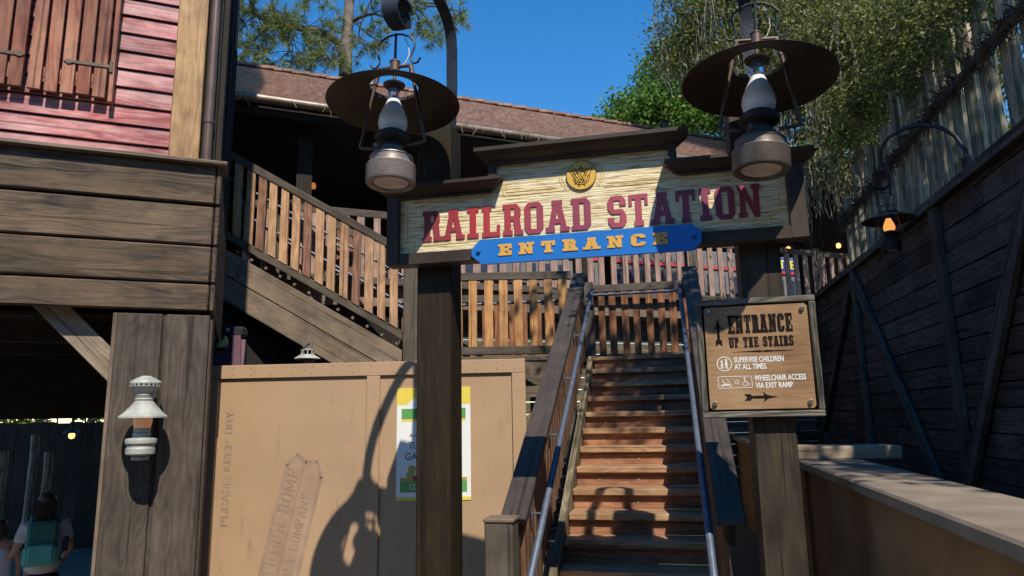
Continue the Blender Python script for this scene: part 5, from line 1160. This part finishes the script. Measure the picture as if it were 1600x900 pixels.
def oak():
    base = Vector((8.6, 13.0, 0)); t = thing('oak_tree', 'large live oak hung with spanish moss above the right wall', 'tree', tuple(base))
    b = [(5.2, 13.6, 10.9, 1.5, 1.3, 1.6), (6.4, 13.0, 9.6, 1.9, 1.5, 1.9), (7.0, 12.2, 7.9, 1.6, 1.5, 1.5), (8.4, 12.0, 8.9, 1.8, 1.5, 1.8), (6.6, 12.6, 11.9, 2.2, 1.5, 1.5), (9.2, 11.5, 10.6, 1.8, 1.6, 1.6), (6.0, 12.0, 6.9, .8, .8, .8), (8.2, 12.4, 6.4, 1.2, 1.2, 1.2)]
    near = []
    for px_, py_, Y_, r_ in ((1385, 20, 8.7, .8), (1450, 15, 7.5, .6), (1405, 95, 8.2, .55), (1350, 170, 9.5, .55), (1515, -20, 6.5, .45), (1330, 90, 9.8, .9), (1060, 70, 13.5, .7), (1085, 20, 13.2, .9), (1300, 240, 11.3, .6), (1270, 40, 11.8, 1.2), (1230, 150, 12.2, 1.0), (1150, 90, 13.0, .9)):
        q = at(px_, py_, Y_); near.append((q.x - base.x, q.y - base.y, q.z, r_, r_, r_ * .9))
    bl = [(x - base.x, y - base.y, z, rx, ry, rz) for x, y, z, rx, ry, rz in b]
    mb = MB(); branch_tube(mb, [(0, 0, -.5), (-.2, 0, 3), (-.5, .1, 5.5), (-1.2, 0, 7.5)], .38, .22, 12); mb.build('trunk', M['darkbark'], t)
    mb = MB()
    for q in bl:
        e = Vector(q[:3]); m_ = Vector((-1.0, .1, 7.0)).lerp(e, .5) + Vector((0, 0, .5)); Q = branch_tube(mb, [(-.6, .1, 5.8), m_, e, e + Vector((random.uniform(-1, 1), random.uniform(-.5, .5), random.uniform(-.2, .6)))], .14, .03)
        for k in range(16):
            o = Q[random.randrange(len(Q) // 2, len(Q))]; dd = Vector((random.gauss(0, 1), random.gauss(0, 1), random.gauss(0, .6))).normalized() * random.uniform(.6, 1.6); mb.tube([o, o + dd * .5 + Vector((0, 0, .1)), o + dd], [.025, .016, .008], 5, caps=False)
    mb.build('limb', M['bark'], t)
    V, cs = leaf_cloud(bl, 52000, .115, 3, .42, 26, .05, .55); V2, cs2 = leaf_cloud(near, 34000, .085, 4, .34, 26, .10, .6); over = []
    for px_, py_, Y_, r_ in ((1385, 40, 7.2, .50), (1440, 15, 6.2, .40), (1405, 110, 7.1, .38), (1350, 150, 8.4, .5), (1500, -5, 5.5, .28), (1328, 205, 9.2, .40), (1465, 55, 6.0, .22), (1300, 60, 8.9, .7), (1430, 75, 6.6, .25)):
        q = at(px_, py_, Y_); over.append((q.x - base.x, q.y - base.y, q.z, r_, r_, r_ * .8))
    V3, cs3 = leaf_cloud(over, 15000, .055, 8, .22, 22, .08, .8); V2 = np.concatenate([V2, V3]); V = np.concatenate([V, V2]); cs = np.concatenate([cs, cs2]); np_mesh('crown', V, 4, M['leafoak'], t)
    g = np.random.default_rng(9); low = cs[g.choice(len(cs), 330)]; extra = []
    for k in range(70): extra.append(np.array(Vector((random.uniform(5.0, 7.3), random.uniform(11.2, 12.6), random.uniform(5.9, 7.2))) - base))
    V = np.concatenate([strands(low, 5, .4, 1.3), strands(extra, 6, .5, 1.5)]); tag(np_mesh('moss', V, 4, M['moss'], t), kind='stuff')
oak()
def tree(name, label, base, blobs, n, size, mat, seed, h, group=None, tr=.2, clump=.4, edge=.5, droop=0):
    base = Vector(base); t = thing(name, label, 'tree', tuple(base), 0, group); bl = [(q[0] - base.x, q[1] - base.y, q[2] - base.z) + tuple(q[3:]) for q in blobs]
    mb = MB(); top = Vector(bl[0][:3]); branch_tube(mb, [(0, 0, -.6), (.05, 0, h * .3), top * .5 + Vector((0, 0, h * .15)), top], tr, tr * .4, 9); mb.build('trunk', M['bark'], t)
    mb = MB()
    for q in bl:
        e = Vector(q[:3]); s_ = Vector((top.x * .5, top.y * .5, e.z * .55)); Q = branch_tube(mb, [s_, s_.lerp(e, .6) + Vector((0, 0, .2)), e], tr * .4, .03, 6)
        for k in range(8): dd = Vector((random.gauss(0, 1), random.gauss(0, 1), random.gauss(.2, .6))).normalized() * q[3] * .8; mb.tube([e, e + dd], [.03, .008], 4, caps=False)
    mb.build('limb', M['bark'], t)
    V, cs = leaf_cloud(bl, n, size, seed, clump, 24, droop, edge); np_mesh('crown', V, 4, mat, t)
tree('leafy_tree', 'bright green leafy tree beyond the station roof left of the oak', (6.6, 23, 0), [(6.4, 23, 13.4, 2.0, 1.4, 1.6), (4.8, 22.8, 12.2, 1.5, 1.2, 1.0), (3.9, 22.6, 11.6, .9, .9, .5), (8.2, 23, 13.2, 1.8, 1.4, 2.0), (6.2, 22.6, 11.9, 2.2, 1.2, 1.1)], 34000, .17, M['leafbright'], 11, 12)
tree('leafy_tree', 'low green tree glimpsed through the palisade poles', (8.5, 8.5, 0), [(8.2, 8.6, 4.6, 1.4, 2.2, 1.2), (9.4, 9.5, 5.6, 1.6, 2.0, 1.2)], 9000, .13, M['leafbright'], 12, 4)
tree('leafy_tree', 'sunlit tree beyond the dark board fence in the passage', (-13, 21, -.6), [(-12.5, 21, 2.6, 3.0, 1.2, 1.5), (-16, 21, 2.6, 3.0, 1.2, 1.8), (-9.5, 21.5, 2.2, 1.8, 1.2, 1.2)], 9000, .2, M['leafbright'], 13, 3)
# big tree standing behind the photographer on the right: its loose crown dapples the steps and the wall cap
tree('shade_tree', 'loose crowned oak standing beside the viewpoint beyond the right wall', (8.6, 1.5, 0), [(5.6, 1.0, 9.6, 1.5, 2.2, .7), (5.9, 4.4, 9.6, .9, 1.0, .5), (7.0, 2.6, 10.2, 1.7, 2.6, 1.0), (3.3, 3.6, 9.3, 1.0, 1.4, .45), (4.3, -.6, 9.2, .7, 1.6, .4), (2.3, 4.7, 9.3, .9, .8, .35), (2.9, 2.5, 9.3, .7, .8, .3)], 12500, .17, M['leafoak'], 14, 9, tr=.28, clump=.5)

# ================================================================ people in the passage
def skin_mesh(name, verts, edges, radii, mat, parent, sub=2):
    me = bpy.data.meshes.new(name); me.from_pydata([tuple(v) for v in verts], edges, []); o = bpy.data.objects.new(name, me); C.objects.link(o)
    o.modifiers.new('skin', 'SKIN'); 
    if not me.skin_vertices: 
        bpy.context.view_layer.objects.active = o
    sv = me.skin_vertices[0].data if me.skin_vertices else None
    if sv is None:
        bpy.context.view_layer.objects.active = o; bpy.ops.mesh.customdata_skin_add(); sv = me.skin_vertices[0].data
    for k, r_ in enumerate(radii): sv[k].radius = r_ if isinstance(r_, tuple) else (r_, r_)
    sv[0].use_root = True
    m = o.modifiers.new('sub', 'SUBSURF'); m.levels = sub; m.render_levels = sub
    dg = bpy.context.evaluated_depsgraph_get(); me2 = bpy.data.meshes.new_from_object(o.evaluated_get(dg)); bpy.data.objects.remove(o)
    o = bpy.data.objects.new(name, me2); me2.materials.clear(); me2.materials.append(mat); C.objects.link(o); o.parent = parent
    me2.polygons.foreach_set('use_smooth', [True] * len(me2.polygons)); return o
def hand(verts, edges, radii, wi, wrist, d, s=1.0):
    """palm and five short curled fingers growing from the wrist vertex"""
    d = Vector(d).normalized(); side = d.cross(Vector((0, 0, 1))); side = side.normalized() if side.length > .1 else Vector((0, 1, 0)); nrm = side.cross(d).normalized()
    palm = wrist + d * .045 * s; verts.append(palm); edges.append((wi, len(verts) - 1)); radii.append((.034 * s, .018 * s)); pi_ = len(verts) - 1
    for k, (o, l) in enumerate(((-.026, .062), (-.009, .075), (.009, .072), (.026, .058))):
        a = palm + d * .045 * s + side * o * s; b = a + d * l * .5 * s - nrm * .008; c = b + d * l * .4 * s - nrm * .022 * s
        i = len(verts); verts += [a, b, c]; edges += [(pi_, i), (i, i + 1), (i + 1, i + 2)]; radii += [.0095 * s, .0085 * s, .0075 * s]
    a = palm + side * -.035 * s - d * .01; b = a + (d * .6 - side * .5) * .045 * s; i = len(verts); verts += [a, b]; edges += [(pi_, i), (i, i + 1)]; radii += [.011 * s, .009 * s]
def person(base, rz, s, label, is_child=False):
    t = thing('person', label, 'person', base, rz); t.scale = (s,) * 3
    V = lambda *a: Vector(a)
    # body seen from behind: local -y points to the camera (the back), x to the right
    v = [V(0, 0, .93), V(0, 0, 1.08), V(0, 0, 1.25), V(0, .0, 1.38), V(0, .01, 1.46), V(0, .02, 1.53), V(0, .02, 1.62)]
    r_ = [(.15, .11), (.125, .095), (.15, .105), (.12, .08), .052, (.074, .088), (.066, .078)]
    e = [(0, 1), (1, 2), (2, 3), (3, 4), (4, 5), (5, 6)]
    def chain(start, pts, rr):
        i0 = start
        for p, q in zip(pts, rr): v.append(p); r_.append(q); e.append((i0, len(v) - 1)); i0 = len(v) - 1
        return i0
    if not is_child:
        armL = [V(-.17, 0, 1.38), V(-.24, -.01, 1.13), V(-.40, .05, 1.0)]; armR = [V(.17, 0, 1.38), V(.24, 0, 1.12), V(.20, .17, 1.02)]
    else:
        armL = [V(-.17, 0, 1.38), V(-.23, 0, 1.12), V(-.24, .06, .90)]; armR = [V(.17, 0, 1.38), V(.24, 0, 1.13), V(.25, .03, .90)]
    for arm in (armL, armR):
        i = chain(3, arm, (.05, .038, .026)); hand(v, e, r_, i, arm[-1], arm[-1] - arm[-2])
    for sx in (-1, 1): chain(0, [V(sx * .09, 0, .86), V(sx * .095, .01, .48), V(sx * .10, -.01, .09), V(sx * .105, .10, .04)], (.085, .055, .036, .032))
    skin_mesh('body', v, e, r_, M['skin'], t)
    # face (turned away), ears
    mb = MB()
    for sx in (-1, 1): mb.lathe((sx * .077, .02, 1.57), [(0, .012), (.022, .006), (.026, -.004), (.0, -.01)], 12, Matrix.Rotation(PI / 2 * sx, 3, 'Y'))
    mb.lathe((0, .105, 1.555), [(.018, -.02), (.016, -.01), (.008, .025), (0, .03)], 10)
    mb.build('ears_and_nose', M['skin'], t)
    mb = MB()
    for sx in (-1, 1): mb.lathe((sx * .032, .100, 1.585), [(0, .008), (.012, .004), (.014, -.004)], 12, Matrix.Rotation(-PI / 2, 3, 'X'))
    mb.box((0, .100, 1.525), (.045, .008, .009)); mb.build('eyes_and_mouth', M['darkmark'], t)
    # clothes follow the body a little further out
    sv = [V(0, 0, .84), V(0, 0, 1.08), V(0, 0, 1.26), V(0, 0, 1.40)]; se = [(0, 1), (1, 2), (2, 3)]; sr = [(.20, .15), (.165, .13), (.185, .135), (.14, .10)]
    if not is_child:
        for arm in (armL, armR):
            i = len(sv); m_ = arm[0].lerp(arm[1], .72); sv += [arm[0], m_]; sr += [.066, .062]; se += [(3, i), (i, i + 1)]
    skin_mesh('shirt', sv, se, sr, M['shirt'], t)
    pv = [V(0, 0, .95), V(0, 0, .88)]; pe = [(0, 1)]; pr = [(.158, .118), (.16, .12)]
    for sx in (-1, 1):
        i = len(pv); lo = .14 if not is_child else .60; pv += [V(sx * .09, 0, .80), V(sx * .095, .01, lo)]; pr += [.10, .07]; pe += [(1, i), (i, i + 1)]
    skin_mesh('trousers' if not is_child else 'shorts', pv, pe, pr, M['black'] if not is_child else M['red'], t)
    # hair: cap plus a tied back tail
    g = np.random.default_rng(3); hv = []
    mb = MB(); lo = 1.38 if not is_child else 1.48
    for k_, (cx_, cy_, cz_, rx_, ry_, rz_) in enumerate(((0, -.012, 1.615, .088, .100, .098), (0, -.060, (1.62 + lo) / 2, .082, .050, (1.66 - lo) / 2), (.01, -.072, lo + .06, .055, .035, .09))):
        mr = Matrix.Diagonal((rx_, ry_, rz_)); mb.lathe((cx_, cy_, cz_), [(math.cos(q_ * PI / 14), math.sin(q_ * PI / 14)) for q_ in range(-7, 8)], 20, mr)
    for k_ in range(90):
        a_ = random.uniform(-2.9, -.25); x_, y_ = .085 * math.cos(a_), .07 * math.sin(a_) - .02; e_ = random.uniform(-.03, .05)
        mb.tube([(x_ * .6, y_ * .6, 1.70), (x_, y_ - .01, 1.62), (x_ * 1.05, y_ - .035, 1.53), (x_ * 1.0 + random.uniform(-.02, .02), y_ - .04, lo + .02 + e_ * 2)], .006, 4)
    mb.build('hair', M['hair'], t)
    mb = MB()
    for sx in (-1, 1): mb.box((sx * .11, .03, .03), (.09, .24, .06), bev=.02)
    mb.build('shoe', M['navy'], t)
    return t
w1 = at(73, 770, 7.6)
wo = person((w1.x + .02, 7.6, w1.z - 1.70), R(31), 1.0, 'person in white shirt with teal backpack and long hair reaching to the child')
def backpack():
    t = thing('backpack', 'teal backpack worn by the person in the passage', 'bag', (wo.location.x, 7.6, wo.location.z), R(31))
    mb = MB(); mb.box((-.01, -.175, 1.24), (.27, .12, .38), bev=.05); mb.build('bag_body', M['navyteal'], t)
    mb = MB(); mb.box((-.01, -.20, 1.10), (.31, .13, .20), bev=.05); mb.box((-.01, -.262, 1.12), (.22, .05, .18), bev=.02); mb.build('pocket', M['teal'], t)
    mb = MB()
    for sx in (-1, 1): mb.tube([(sx * .11, -.12, 1.42), (sx * .12, -.02, 1.47), (sx * .12, .11, 1.38), (sx * .14, .11, 1.15), (sx * .15, -.05, 1.02)], .018, 6)
    mb.build('strap', M['navyteal'], t)
    mb = MB(); mb.tube([(.19, -.16, 1.12), (.20, -.16, 1.26)], .03, 10); mb.build('bottle', M['navy'], t)
M['navyteal'] = plain('dark teal cloth', (0.035, 0.17, 0.16), .8, var=.2)
backpack()
c1 = at(2, 812, 7.45)
person((c1.x, 7.45, c1.z - 1.70 * .78), R(38), .78, 'child in white top and red shorts beside the person with the teal backpack', True)
